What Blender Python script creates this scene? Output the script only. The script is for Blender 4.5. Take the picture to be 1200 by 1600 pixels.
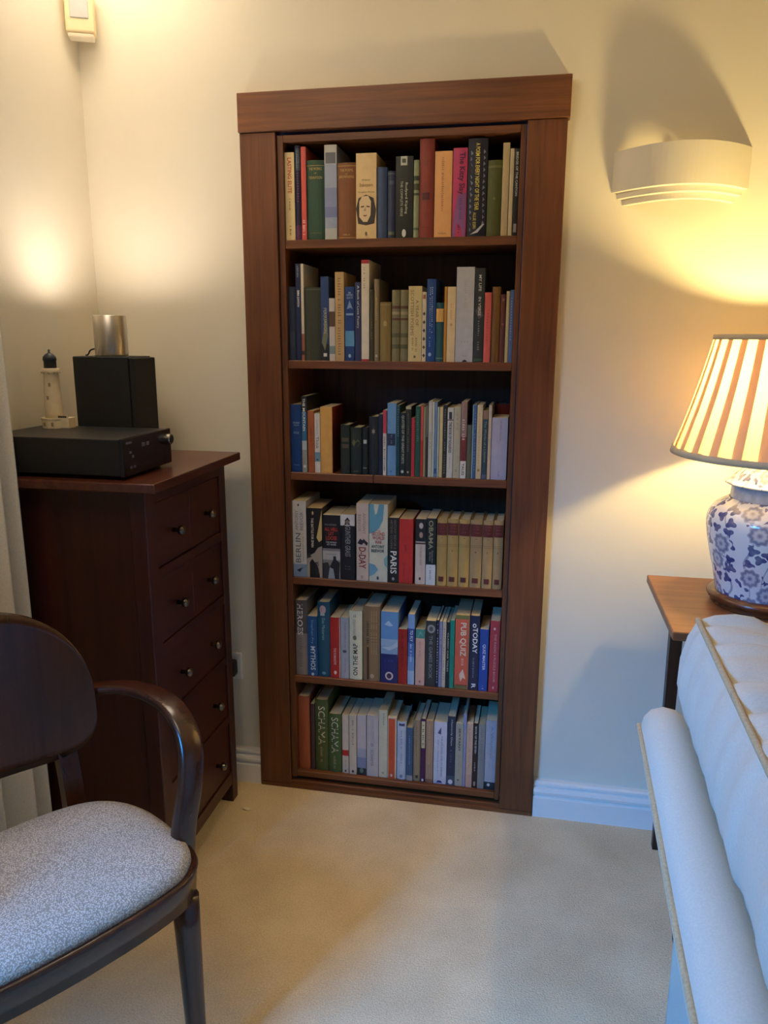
import bpy, bmesh, math, random
from mathutils import Vector, Matrix
from mathutils import noise as mnoise

random.seed(7)
for o in list(bpy.data.objects):
    bpy.data.objects.remove(o)
SC = bpy.context.scene
COL = SC.collection

# ------------------------------------------------------------------ camera
CAM = Vector((0.79903, -2.07143, 1.38058))
YAW, PITCH, ROLL, FPX = 0.193783, 0.222015, 0.004767, 1200.3

def cam_axes():
    cy, sy, cp, sp = math.cos(YAW), math.sin(YAW), math.cos(PITCH), math.sin(PITCH)
    fw = Vector((-sy * cp, cy * cp, -sp)); r = Vector((cy, sy, 0)); u = r.cross(fw)
    c, s = math.cos(ROLL), math.sin(ROLL)
    return c * r + s * u, -s * r + c * u, fw
AXR, AXU, AXF = cam_axes()
cd = bpy.data.cameras.new('camera'); cam = bpy.data.objects.new('camera', cd); COL.objects.link(cam)
m = Matrix((AXR, AXU, -AXF)).transposed().to_4x4(); m.translation = CAM
cam.matrix_world = m
cd.sensor_fit = 'VERTICAL'; cd.sensor_height = 36.0; cd.lens = 36.0 * FPX / 1600.0
cd.clip_start = 0.02
SC.camera = cam

def un(px, py, y):
    """point on the plane y = const that is seen at a photo pixel (used to measure the shelf front)"""
    d = AXF + (px - 600) / FPX * AXR - (py - 800) / FPX * AXU
    return CAM + d * ((y - CAM.y) / d.y)

# ------------------------------------------------------------------ world, large lights, exposure
W = bpy.data.worlds.new('dusk'); SC.world = W; W.use_nodes = True
W.node_tree.nodes['Background'].inputs[0].default_value = (0.10, 0.22, 0.55, 1)
W.node_tree.nodes['Background'].inputs[1].default_value = 0.35

def area(name, loc, target, sx, sy, power, color):
    d = bpy.data.lights.new(name, 'AREA'); d.shape = 'RECTANGLE'; d.size = sx; d.size_y = sy
    d.energy = power; d.color = color
    o = bpy.data.objects.new(name, d); COL.objects.link(o); o.location = loc
    o.rotation_euler = (Vector(target) - Vector(loc)).to_track_quat('-Z', 'Y').to_euler()
    return o
# dusk sky light falling in through the window in the left wall, beside the camera (its curtain is in view)
area('window_daylight', (-2.1, -4.0, 3.1), (0.9, -0.9, 0.6), 2.2, 1.6, 800, (0.03, 0.34, 1.0))
# soft warm fill added under the ceiling, out of view; not a real fitting
area('warm_fill_light', (0.0, -1.35, 2.40), (0.15, -0.9, 0), 0.6, 0.6, 7.0, (1.0, 0.80, 0.58))

VS = SC.view_settings
VS.view_transform = 'Standard'; VS.look = 'None'; VS.exposure = 0.32; VS.gamma = 1.0
VS.use_curve_mapping = False
SC.cycles.use_denoising = True
SC.cycles.max_bounces = 10; SC.cycles.diffuse_bounces = 6; SC.cycles.transmission_bounces = 6
SC.cycles.sample_clamp_indirect = 6.0

# ------------------------------------------------------------------ materials
def s2l(c):
    return tuple((x / 12.92 if x <= 0.04045 else ((x + 0.055) / 1.055) ** 2.4) for x in [v / 255.0 for v in c])

def new_mat(name):
    mt = bpy.data.materials.new(name); mt.use_nodes = True
    nt = mt.node_tree; return mt, nt, nt.nodes['Principled BSDF']

def N(nt, typ, **kw):
    n = nt.nodes.new(typ)
    for k, v in kw.items():
        setattr(n, k, v)
    return n

_pc = {}
def plain(rgb, rough=0.6, var=0.06, scale=30, spec=0.4, metal=0.0, bump=0.0):
    """sRGB colour with light procedural variation"""
    key = (tuple(rgb), rough, var, scale, spec, metal, bump)
    if key in _pc: return _pc[key]
    mt, nt, b = new_mat('paint_%02x%02x%02x' % tuple(int(v) for v in rgb))
    c = s2l(rgb)
    tc = N(nt, 'ShaderNodeTexCoord'); no = N(nt, 'ShaderNodeTexNoise'); no.inputs['Scale'].default_value = scale
    no.inputs['Detail'].default_value = 4
    nt.links.new(tc.outputs['Object'], no.inputs['Vector'])
    rp = N(nt, 'ShaderNodeValToRGB')
    rp.color_ramp.elements[0].position = 0.3; rp.color_ramp.elements[1].position = 0.7
    rp.color_ramp.elements[0].color = tuple(max(0, v * (1 - var)) for v in c) + (1,)
    rp.color_ramp.elements[1].color = tuple(min(1, v * (1 + var)) for v in c) + (1,)
    nt.links.new(no.outputs['Fac'], rp.inputs['Fac']); nt.links.new(rp.outputs['Color'], b.inputs['Base Color'])
    b.inputs['Roughness'].default_value = rough; b.inputs['Specular IOR Level'].default_value = spec
    b.inputs['Metallic'].default_value = metal
    if bump:
        bp = N(nt, 'ShaderNodeBump'); bp.inputs['Strength'].default_value = bump; bp.inputs['Distance'].default_value = 0.002
        nt.links.new(no.outputs['Fac'], bp.inputs['Height']); nt.links.new(bp.outputs['Normal'], b.inputs['Normal'])
    _pc[key] = mt
    return mt

def wood(name, dark, light, axis, rough=0.42, spec=0.4, freq=1.0):
    mt, nt, b = new_mat(name)
    tc = N(nt, 'ShaderNodeTexCoord'); mp = N(nt, 'ShaderNodeMapping')
    sc = [55 * freq] * 3; sc['xyz'.index(axis)] = 2.6 * freq
    mp.inputs['Scale'].default_value = sc
    nt.links.new(tc.outputs['Object'], mp.inputs['Vector'])
    no = N(nt, 'ShaderNodeTexNoise'); no.inputs['Scale'].default_value = 1.0; no.inputs['Detail'].default_value = 7
    no.inputs['Roughness'].default_value = 0.65; no.inputs['Distortion'].default_value = 0.6
    nt.links.new(mp.outputs['Vector'], no.inputs['Vector'])
    n2 = N(nt, 'ShaderNodeTexNoise'); n2.inputs['Scale'].default_value = 5; nt.links.new(tc.outputs['Object'], n2.inputs['Vector'])
    mx = N(nt, 'ShaderNodeMath', operation='MULTIPLY_ADD'); mx.inputs[1].default_value = 0.35
    nt.links.new(n2.outputs['Fac'], mx.inputs[0]); nt.links.new(no.outputs['Fac'], mx.inputs[2])
    rp = N(nt, 'ShaderNodeValToRGB'); rp.color_ramp.elements[0].position = 0.46; rp.color_ramp.elements[1].position = 0.86
    rp.color_ramp.elements[0].color = s2l(dark) + (1,); rp.color_ramp.elements[1].color = s2l(light) + (1,)
    nt.links.new(mx.outputs[0], rp.inputs['Fac']); nt.links.new(rp.outputs['Color'], b.inputs['Base Color'])
    b.inputs['Roughness'].default_value = rough; b.inputs['Specular IOR Level'].default_value = spec
    bp = N(nt, 'ShaderNodeBump'); bp.inputs['Strength'].default_value = 0.12; bp.inputs['Distance'].default_value = 0.001
    nt.links.new(no.outputs['Fac'], bp.inputs['Height']); nt.links.new(bp.outputs['Normal'], b.inputs['Normal'])
    return mt

def fabric(name, c0, c1, scale, bump, rough=0.95, big=0.0):
    mt, nt, b = new_mat(name)
    tc = N(nt, 'ShaderNodeTexCoord')
    no = N(nt, 'ShaderNodeTexNoise'); no.inputs['Scale'].default_value = scale; no.inputs['Detail'].default_value = 5
    n2 = N(nt, 'ShaderNodeTexNoise'); n2.inputs['Scale'].default_value = 4.5; n2.inputs['Detail'].default_value = 5
    nt.links.new(tc.outputs['Object'], no.inputs['Vector']); nt.links.new(tc.outputs['Object'], n2.inputs['Vector'])
    mx = N(nt, 'ShaderNodeMix'); mx.inputs['Factor'].default_value = big
    nt.links.new(no.outputs['Fac'], mx.inputs['A']); nt.links.new(n2.outputs['Fac'], mx.inputs['B'])
    rp = N(nt, 'ShaderNodeValToRGB'); rp.color_ramp.elements[0].position = 0.32; rp.color_ramp.elements[1].position = 0.68
    rp.color_ramp.elements[0].color = s2l(c0) + (1,); rp.color_ramp.elements[1].color = s2l(c1) + (1,)
    nt.links.new(mx.outputs['Result'], rp.inputs['Fac']); nt.links.new(rp.outputs['Color'], b.inputs['Base Color'])
    b.inputs['Roughness'].default_value = rough; b.inputs['Specular IOR Level'].default_value = 0.15
    b.inputs['Sheen Weight'].default_value = 0.15
    bp = N(nt, 'ShaderNodeBump'); bp.inputs['Strength'].default_value = bump; bp.inputs['Distance'].default_value = 0.004
    nt.links.new(no.outputs['Fac'], bp.inputs['Height']); nt.links.new(bp.outputs['Normal'], b.inputs['Normal'])
    return mt

M = {}
M['wall'] = plain((230, 223, 204), rough=0.85, var=0.02, scale=6, spec=0.15)
M['ceiling'] = plain((238, 234, 224), rough=0.9, var=0.01, scale=6, spec=0.1)
M['skirt'] = plain((236, 234, 228), rough=0.35, var=0.01, scale=6)
M['carpet'] = fabric('carpet', (194, 170, 134), (238, 216, 178), 260, 0.9, big=0.5)
M['wood_v'] = wood('bookcase_wood_vertical', (76, 43, 24), (112, 68, 40), 'z')
M['wood_h'] = wood('bookcase_wood_horizontal', (82, 46, 25), (120, 74, 42), 'x')
M['wood_in'] = wood('bookcase_back_wood', (62, 36, 22), (86, 54, 33), 'z')
M['chest_v'] = wood('chest_wood_vertical', (42, 16, 12), (66, 28, 20), 'z', rough=0.38, freq=0.8)
M['chest_h'] = wood('chest_wood_cross', (44, 16, 12), (70, 30, 20), 'y', rough=0.38, freq=0.8)
M['chest_top'] = wood('chest_top_wood', (62, 28, 20), (92, 46, 32), 'y', rough=0.26, spec=0.6, freq=0.8)
M['chair'] = wood('chair_wood', (50, 24, 14), (68, 35, 20), 'z', rough=0.24, spec=0.55, freq=0.5)
M['table'] = wood('table_wood', (112, 72, 46), (142, 96, 64), 'x', rough=0.4, freq=0.8)
M['table_leg'] = wood('table_leg_wood', (40, 24, 18), (62, 38, 28), 'z', rough=0.4)
M['lampbase'] = wood('lamp_plinth_wood', (74, 38, 20), (112, 62, 32), 'x', rough=0.25, spec=0.6)
M['sofa'] = fabric('sofa_fabric', (196, 192, 178), (206, 201, 188), 420, 0.04)
M['piping'] = fabric('piping_fabric', (172, 152, 116), (192, 172, 136), 300, 0.1)
M['curtain'] = fabric('curtain_fabric', (218, 210, 192), (230, 223, 206), 300, 0.12)
M['black'] = plain((22, 22, 24), rough=0.42, var=0.1, scale=60)
M['blackmatte'] = plain((24, 25, 27), rough=0.7, var=0.15, scale=90, bump=0.1)
M['chrome'] = plain((205, 205, 205), rough=0.25, var=0.02, metal=1.0)
M['alu'] = plain((196, 192, 184), rough=0.34, var=0.03, metal=1.0)
M['pages'] = plain((222, 208, 172), rough=0.9, var=0.10, scale=240, spec=0.1)
M['pages2'] = plain((198, 180, 140), rough=0.9, var=0.12, scale=240, spec=0.1)
M['plaster'] = plain((232, 224, 204), rough=0.8, var=0.01, scale=8, spec=0.15)

# ------------------------------------------------------------------ object helpers
def tag(o, label=None, cat=None, group=None, kind=None):
    if label: o['label'] = label
    if cat: o['category'] = cat
    if group: o['group'] = group
    if kind: o['kind'] = kind
    return o

def thing(name, loc, label, cat, group=None):
    o = bpy.data.objects.new(name, None); COL.objects.link(o); o.location = loc
    o.empty_display_size = 0.05
    return tag(o, label, cat, group)

def link(name, me, mat, parent=None):
    o = bpy.data.objects.new(name, me); COL.objects.link(o)
    if mat: me.materials.append(mat)
    if parent:
        o.parent = parent
        if parent.type == 'EMPTY': o.matrix_parent_inverse = Matrix.Translation(-Vector(parent.location))
    return o

def pydata(name, verts, faces, mat, parent=None, smooth=False):
    me = bpy.data.meshes.new(name); me.from_pydata([tuple(v) for v in verts], [], faces); me.update()
    bm = bmesh.new(); bm.from_mesh(me); bmesh.ops.recalc_face_normals(bm, faces=bm.faces); bm.to_mesh(me); bm.free()
    if smooth:
        for p in me.polygons: p.use_smooth = True
    return link(name, me, mat, parent)

def bm_obj(name, bm, mat, parent=None, smooth=False):
    bmesh.ops.recalc_face_normals(bm, faces=bm.faces)
    me = bpy.data.meshes.new(name); bm.to_mesh(me); bm.free()
    if smooth:
        for p in me.polygons: p.use_smooth = True
    return link(name, me, mat, parent)

def add_box(bm, x0, x1, y0, y1, z0, z1, bevel=0.0, seg=1, mtx=None):
    r = bmesh.ops.create_cube(bm, size=1.0)
    vs = r['verts']
    for v in vs:
        v.co = Vector(((x0 + x1) / 2 + v.co.x * (x1 - x0), (y0 + y1) / 2 + v.co.y * (y1 - y0), (z0 + z1) / 2 + v.co.z * (z1 - z0)))
        if mtx: v.co = mtx @ v.co
    if bevel:
        es = list({e for v in vs for e in v.link_edges})
        bmesh.ops.bevel(bm, geom=es, offset=bevel, segments=seg, profile=0.5, affect='EDGES')

def box(name, x0, x1, y0, y1, z0, z1, mat, parent=None, bevel=0.0, seg=1, mtx=None):
    bm = bmesh.new(); add_box(bm, x0, x1, y0, y1, z0, z1, bevel, seg, mtx)
    return bm_obj(name, bm, mat, parent)

def lathe(name, prof, c, mat, parent=None, seg=40, uv=False, smooth=True):
    """prof: list of (r, z); closed ends where r = 0"""
    vs, fs = [], []
    for (r, z) in prof:
        for k in range(seg):
            a = 2 * math.pi * k / seg
            vs.append((c[0] + r * math.cos(a), c[1] + r * math.sin(a), z))
    for i in range(len(prof) - 1):
        for k in range(seg):
            k2 = (k + 1) % seg
            fs.append((i * seg + k, i * seg + k2, (i + 1) * seg + k2, (i + 1) * seg + k))
    me = bpy.data.meshes.new(name); me.from_pydata(vs, [], fs); me.update()
    bm = bmesh.new(); bm.from_mesh(me)
    bmesh.ops.remove_doubles(bm, verts=bm.verts, dist=1e-6)
    bmesh.ops.recalc_face_normals(bm, faces=bm.faces); bm.to_mesh(me); bm.free()
    for p in me.polygons: p.use_smooth = smooth
    return link(name, me, mat, parent)

def catmull(pts, n):
    P = [Vector(p) for p in pts]; P = [2 * P[0] - P[1]] + P + [2 * P[-1] - P[-2]]
    out = []
    for i in range(1, len(P) - 2):
        for k in range(n):
            t = k / n; a, b, c, d = P[i - 1], P[i], P[i + 1], P[i + 2]
            out.append(0.5 * ((2 * b) + (c - a) * t + (2 * a - 5 * b + 4 * c - d) * t * t + (3 * b - a - 3 * c + d) * t ** 3))
    out.append(P[-2]); return out

def tube(name, pts, r, mat, parent=None, seg=8, sub=6, closed=False):
    P = catmull(pts, sub) if sub > 1 else [Vector(p) for p in pts]
    vs, fs = [], []
    for i, p in enumerate(P):
        d = (P[min(i + 1, len(P) - 1)] - P[max(i - 1, 0)]).normalized()
        a = d.cross(Vector((0.13, 0.2, 1))).normalized(); b = d.cross(a).normalized()
        rr = r(i / (len(P) - 1)) if callable(r) else r
        for k in range(seg):
            t = 2 * math.pi * k / seg
            vs.append(p + a * rr * math.cos(t) + b * rr * math.sin(t))
    for i in range(len(P) - 1):
        for k in range(seg):
            k2 = (k + 1) % seg
            fs.append((i * seg + k, i * seg + k2, (i + 1) * seg + k2, (i + 1) * seg + k))
    fs.append(tuple(range(seg))); fs.append(tuple(range((len(P) - 1) * seg, len(P) * seg)))
    return pydata(name, vs, fs, mat, parent, True)

def loft(name, rings, mat, parent=None, cap=True, smooth=True):
    n = len(rings[0]); vs = [v for r in rings for v in r]; fs = []
    for i in range(len(rings) - 1):
        for k in range(n):
            k2 = (k + 1) % n
            fs.append((i * n + k, i * n + k2, (i + 1) * n + k2, (i + 1) * n + k))
    if cap:
        fs.append(tuple(range(n))); fs.append(tuple(range((len(rings) - 1) * n, len(rings) * n)))
    return pydata(name, vs, fs, mat, parent, smooth)

# ------------------------------------------------------------------ the setting
WY = 0.03            # face of the back wall; y = 0 is the front of the bookcase surround
XL, XR, YB, ZC = -0.463, 3.5, -4.5, 2.45
OX0, OX1, OZ1 = 0.03, 0.815, 1.97
def struct(o): return tag(o, kind='structure')

struct(box('floor', XL - 0.1, XR + 0.1, YB - 0.1, WY + 0.4, -0.06, 0, M['carpet']))
struct(box('ceiling', XL - 0.1, XR + 0.1, YB - 0.1, WY + 0.4, ZC, ZC + 0.06, M['ceiling']))
bm = bmesh.new()
for (a, b, z0, z1) in ((XL - 0.1, OX0, 0, ZC), (OX1, XR + 0.1, 0, ZC), (OX0, OX1, OZ1, ZC)):
    add_box(bm, a, b, WY, WY + 0.14, z0, z1)
struct(bm_obj('wall_back', bm, M['wall']))
bm = bmesh.new()    # left wall with a window opening beside the camera
for (a, b, z0, z1) in ((YB, -2.95, 0, ZC), (-1.85, WY, 0, ZC), (-2.95, -1.85, 0, 0.75), (-2.95, -1.85, 1.98, ZC)):
    add_box(bm, XL - 0.1, XL, a, b, z0, z1)
struct(bm_obj('wall_left', bm, M['wall']))
struct(box('wall_right', XR, XR + 0.1, YB, WY, 0, ZC, M['wall']))
struct(box('wall_front', XL - 0.1, XR + 0.1, YB - 0.12, YB, 0, ZC, M['wall']))
wn = box('window_1', XL - 0.07, XL - 0.03, -2.95, -2.90, 0.75, 1.98, M['skirt']); struct(wn)
box('window_frame', XL - 0.07, XL - 0.03, -1.90, -1.85, 0.75, 1.98, M['skirt'], wn)
box('window_frame', XL - 0.07, XL - 0.03, -2.90, -1.90, 0.75, 0.80, M['skirt'], wn)
box('window_frame', XL - 0.07, XL - 0.03, -2.90, -1.90, 1.93, 1.98, M['skirt'], wn)
box('window_frame', XL - 0.07, XL - 0.03, -2.42, -2.38, 0.80, 1.93, M['skirt'], wn)

SK = [(WY, 0.0), (0.002, 0.0), (0.002, 0.062), (0.010, 0.066), (0.010, 0.070), (0.003, 0.074), (0.002, 0.082), (0.005, 0.090),
      (0.013, 0.093), (0.013, 0.098), (0.008, 0.101), (0.009, 0.107), (0.016, 0.111), (WY, 0.111)]
def skirting(name, x0, x1):
    return struct(loft(name, [[(x0, y, z) for y, z in SK], [(x1, y, z) for y, z in SK]], M['skirt'], smooth=False))
skirting('baseboard_left', XL, -0.001)
skirting('baseboard_right', 0.8445, XR)

# ------------------------------------------------------------------ bookcase
BW, BH = 0.8434, 2.0
XI0, XI1 = 0.1168, 0.731
SH = [1.6373, 1.3201, 1.0054, 0.6920, 0.3786, 0.0568]
bc = thing('bookcase', (BW / 2, 0, 0), 'tall dark brown wooden bookcase set into the wall like a doorway', 'bookcase')
box('header', -0.002, BW + 0.004, -0.006, 0.05, 1.905, BH, M['wood_h'], bc, 0.0015)
box('stile', 0.0, 0.0985, 0.0, 0.05, 0.013, 1.904, M['wood_v'], bc, 0.0015)
box('stile', 0.7465, BW - 0.001, 0.0, 0.05, 0.013, 1.904, M['wood_v'], bc, 0.0015)
box('threshold', 0.0005, BW - 0.001, 0.0005, 0.05, 0.0, 0.0125, M['wood_h'], bc)
box('bottom_rail', 0.0985, 0.7465, 0.006, 0.05, 0.0125, 0.024, M['wood_h'], bc, 0.001)
box('side_panel', 0.1005, XI0, 0.008, 0.262, 0.036, 1.897, M['wood_v'], bc, 0.001)
box('side_panel', XI1, 0.7445, 0.008, 0.262, 0.036, 1.897, M['wood_v'], bc, 0.001)
box('top_panel', XI0, XI1, 0.008, 0.262, 1.8788, 1.897, M['wood_h'], bc, 0.001)
box('back_panel', XI0, XI1, 0.254, 0.262, 0.036, 1.8788, M['wood_in'], bc)
for i, z in enumerate(SH):
    if i == 2:
        box('shelf', XI0, 0.3582, 0.010, 0.254, z - 0.022, z, M['wood_h'], bc, 0.0012)
        box('shelf', 0.3598, XI1, 0.010, 0.254, z - 0.022, z, M['wood_h'], bc, 0.0012)
    else:
        box('shelf', XI0, XI1, 0.010, 0.254, z - (0.022 if i < 5 else 0.0185), z, M['wood_h'], bc, 0.0012)

# ------------------------------------------------------------------ books
_tm = {}
def text_geo(s, bold):
    k = (s, bold)
    if k in _tm: return _tm[k]
    cu = bpy.data.curves.new('lettering', 'FONT'); cu.body = s; cu.size = 1.0; cu.resolution_u = 2
    cu.offset = 0.018 if bold else 0.0
    ob = bpy.data.objects.new('lettering', cu)
    COL.objects.link(ob)
    bpy.context.view_layer.update()
    me = bpy.data.meshes.new_from_object(ob.evaluated_get(bpy.context.evaluated_depsgraph_get()))
    vs = [(v.co.x, v.co.y) for v in me.vertices]; fs = [tuple(p.vertices) for p in me.polygons]
    bpy.data.objects.remove(ob); bpy.data.curves.remove(cu); bpy.data.meshes.remove(me)
    x0 = min(v[0] for v in vs); x1 = max(v[0] for v in vs); y0 = min(v[1] for v in vs); y1 = max(v[1] for v in vs)
    vs = [((x - x0) / max(1e-6, x1 - x0), (y - y0) / max(1e-6, y1 - y0)) for x, y in vs]
    _tm[k] = (vs, fs)
    return _tm[k]

SHELF_NAMES = ['top', 'second', 'third', 'fourth', 'fifth', 'bottom']
YSP = [0.016, 0.017, 0.017, 0.015, 0.016, 0.024]

def make_book(sh, x0, x1, z1, y0, depth, rgb, kind, label, extras=(), pages=None, cover_mat=None, z0=None):
    z0 = SH[sh] + 0.0003 if z0 is None else z0
    w = x1 - x0; h = z1 - z0; xc = (x0 + x1) / 2
    hard = kind == 'h'
    t = min(0.0025 if hard else 0.0009, w * 0.2)
    bulge = min(0.004, w * 0.22) if hard else min(0.0008, w * 0.05)
    def sy(x):
        u = (x - xc) / (w / 2); return y0 - bulge * max(0.0, 1 - u * u) + bulge
    b = thing('book', (xc, y0, z0), label + ' on the %s shelf' % SHELF_NAMES[sh], 'book', 'books on the %s shelf' % SHELF_NAMES[sh])
    n = 6 if hard else 3
    cm = cover_mat or plain(rgb, rough=0.5 if hard else 0.38, var=0.05, scale=55, spec=0.35)
    outer = [(x0, y0 + depth)] + [(x0 + w * i / n, sy(x0 + w * i / n)) for i in range(n + 1)] + [(x1, y0 + depth)]
    inner = [(x1 - t, y0 + depth)] + [(x1 - t - (w - 2 * t) * i / n, sy(x1 - t - (w - 2 * t) * i / n) + t) for i in range(n + 1)] + [(x0 + t, y0 + depth)]
    prof = outer + inner
    k = len(prof)
    vs = [(x, y, z0) for x, y in prof] + [(x, y, z1) for x, y in prof]
    fs = [(i, (i + 1) % k, (i + 1) % k + k, i + k) for i in range(k)]
    no = len(outer)
    for i in range(no - 1):       # top and bottom edges of the cover, quad by quad
        a, c, d, e = i, i + 1, 2 * no - 2 - i, 2 * no - 1 - i
        fs.append((a, c, d, e)); fs.append((a + k, c + k, d + k, e + k))
    pydata('cover', vs, fs, cm, b)
    ins = 0.0035 if hard else 0.0004
    py1 = y0 + depth - (0.004 if hard else 0.0006)
    ys = max(sy(x0 + t), sy(xc)) + t
    box('page_block', x0 + t + 0.0001, x1 - t - 0.0001, ys + 0.0001, py1, z0 + ins, z1 - ins, pages or (M['pages'] if random.random() < .6 else M['pages2']), b)
    lay = [0]
    def off(): lay[0] += 1; return 0.00025 + 0.00012 * lay[0]
    for e in extras:
        if e[0] == 'b':           # flat printed band
            _, f0, f1, c = e[:4]; a0, a1 = (e[4], e[5]) if len(e) > 4 else (0.0, 1.0)
            o_ = off(); nn = 6; v2, f2 = [], []
            for i in range(nn + 1):
                x = x0 + w * (a0 + (a1 - a0) * i / nn)
                v2 += [(x, sy(x) - o_, z0 + h * f0), (x, sy(x) - o_, z0 + h * f1)]
            for i in range(nn): f2.append((2 * i, 2 * i + 2, 2 * i + 3, 2 * i + 1))
            pydata('colour_band', v2, f2, plain(c, rough=0.5, var=0.05), b)
        elif e[0] == 'g':         # flat printed polygon, points in spine fractions
            _, pts, c = e; o_ = off()
            v2 = [(x0 + w * u, sy(x0 + w * u) - o_, z0 + h * q) for u, q in pts]
            pydata('printed_shape', v2, [tuple(range(len(v2)))], plain(c, rough=0.5, var=0.04), b)
        elif e[0] == 'o':         # printed oval: centre fraction, radii in fractions of the width
            _, u, q, ru, rq, c = e; o_ = off()
            v2 = []
            for i in range(14):
                a = 2 * math.pi * i / 14; x = x0 + w * (u + ru * math.cos(a))
                v2.append((x, sy(x) - o_, z0 + h * q + w * rq * math.sin(a)))
            pydata('printed_mark', v2, [tuple(range(14))], plain(c, rough=0.5, var=0.04), b)
        elif e[0] == 't':         # lettering: text, mode, z0, z1, x0, x1 (fractions), colour
            _, s, mode, f0, f1, a0, a1, c = e[:8]; bold = len(e) > 8 and e[8]
            tv, tf = text_geo(s, bold); o_ = off(); v2 = []
            for (u, q) in tv:
                if mode == 'down': fx, fz = a0 + (a1 - a0) * q, f1 - (f1 - f0) * u
                elif mode == 'up': fx, fz = a1 - (a1 - a0) * q, f0 + (f1 - f0) * u
                else: fx, fz = a0 + (a1 - a0) * u, f0 + (f1 - f0) * q
                x = x0 + w * fx; v2.append((x, sy(x) - o_, z0 + h * fz))
            pydata('lettering', v2, tf, plain(c, rough=0.5, var=0.02), b)
        elif e[0] == 'm':         # lettering too small to read: rows of short strokes
            _, mode, f0, f1, a0, a1, c, cnt = e; o_ = off(); v2, f2 = [], []
            rnd = random.Random(int(x0 * 1e5) + len(e)); 
            for i in range(cnt):
                if rnd.random() < 0.14: continue
                p0 = (i + 0.12) / cnt; p1 = (i + 0.55 + 0.3 * rnd.random()) / cnt; hh = 0.7 + 0.3 * rnd.random()
                q = []
                for (u, vv) in ((p0, 0), (p1, 0.12 * rnd.random()), (p1 - 0.2 / cnt, hh), (p0 + 0.1 / cnt, hh)):
                    if mode == 'flat': fx, fz = a0 + (a1 - a0) * u, f0 + (f1 - f0) * vv
                    else: fx, fz = a0 + (a1 - a0) * vv, f1 - (f1 - f0) * u
                    x = x0 + w * fx; q.append((x, sy(x) - o_, z0 + h * fz))
                f2.append(tuple(range(len(v2), len(v2) + 4))); v2 += q
            if f2: pydata('lettering', v2, f2, plain(c, rough=0.5, var=0.02), b)
    return b

WHT, CRM, GLD, BLK, NVY, RED = (228, 226, 220), (216, 202, 168), (190, 160, 84), (26, 26, 28), (30, 40, 72), (176, 40, 40)
def T(s, mode, f0, f1, a0, a1, c, bold=False): return ('t', s, mode, f0, f1, a0, a1, c, bold)
def MK(mode, f0, f1, a0, a1, c, n): return ('m', mode, f0, f1, a0, a1, c, n)
def Bd(f0, f1, c, a0=0.0, a1=1.0): return ('b', f0, f1, c, a0, a1)
def O(u, q, ru, rq, c): return ('o', u, q, ru, rq, c)
def G(pts, c): return ('g', pts, c)

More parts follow.
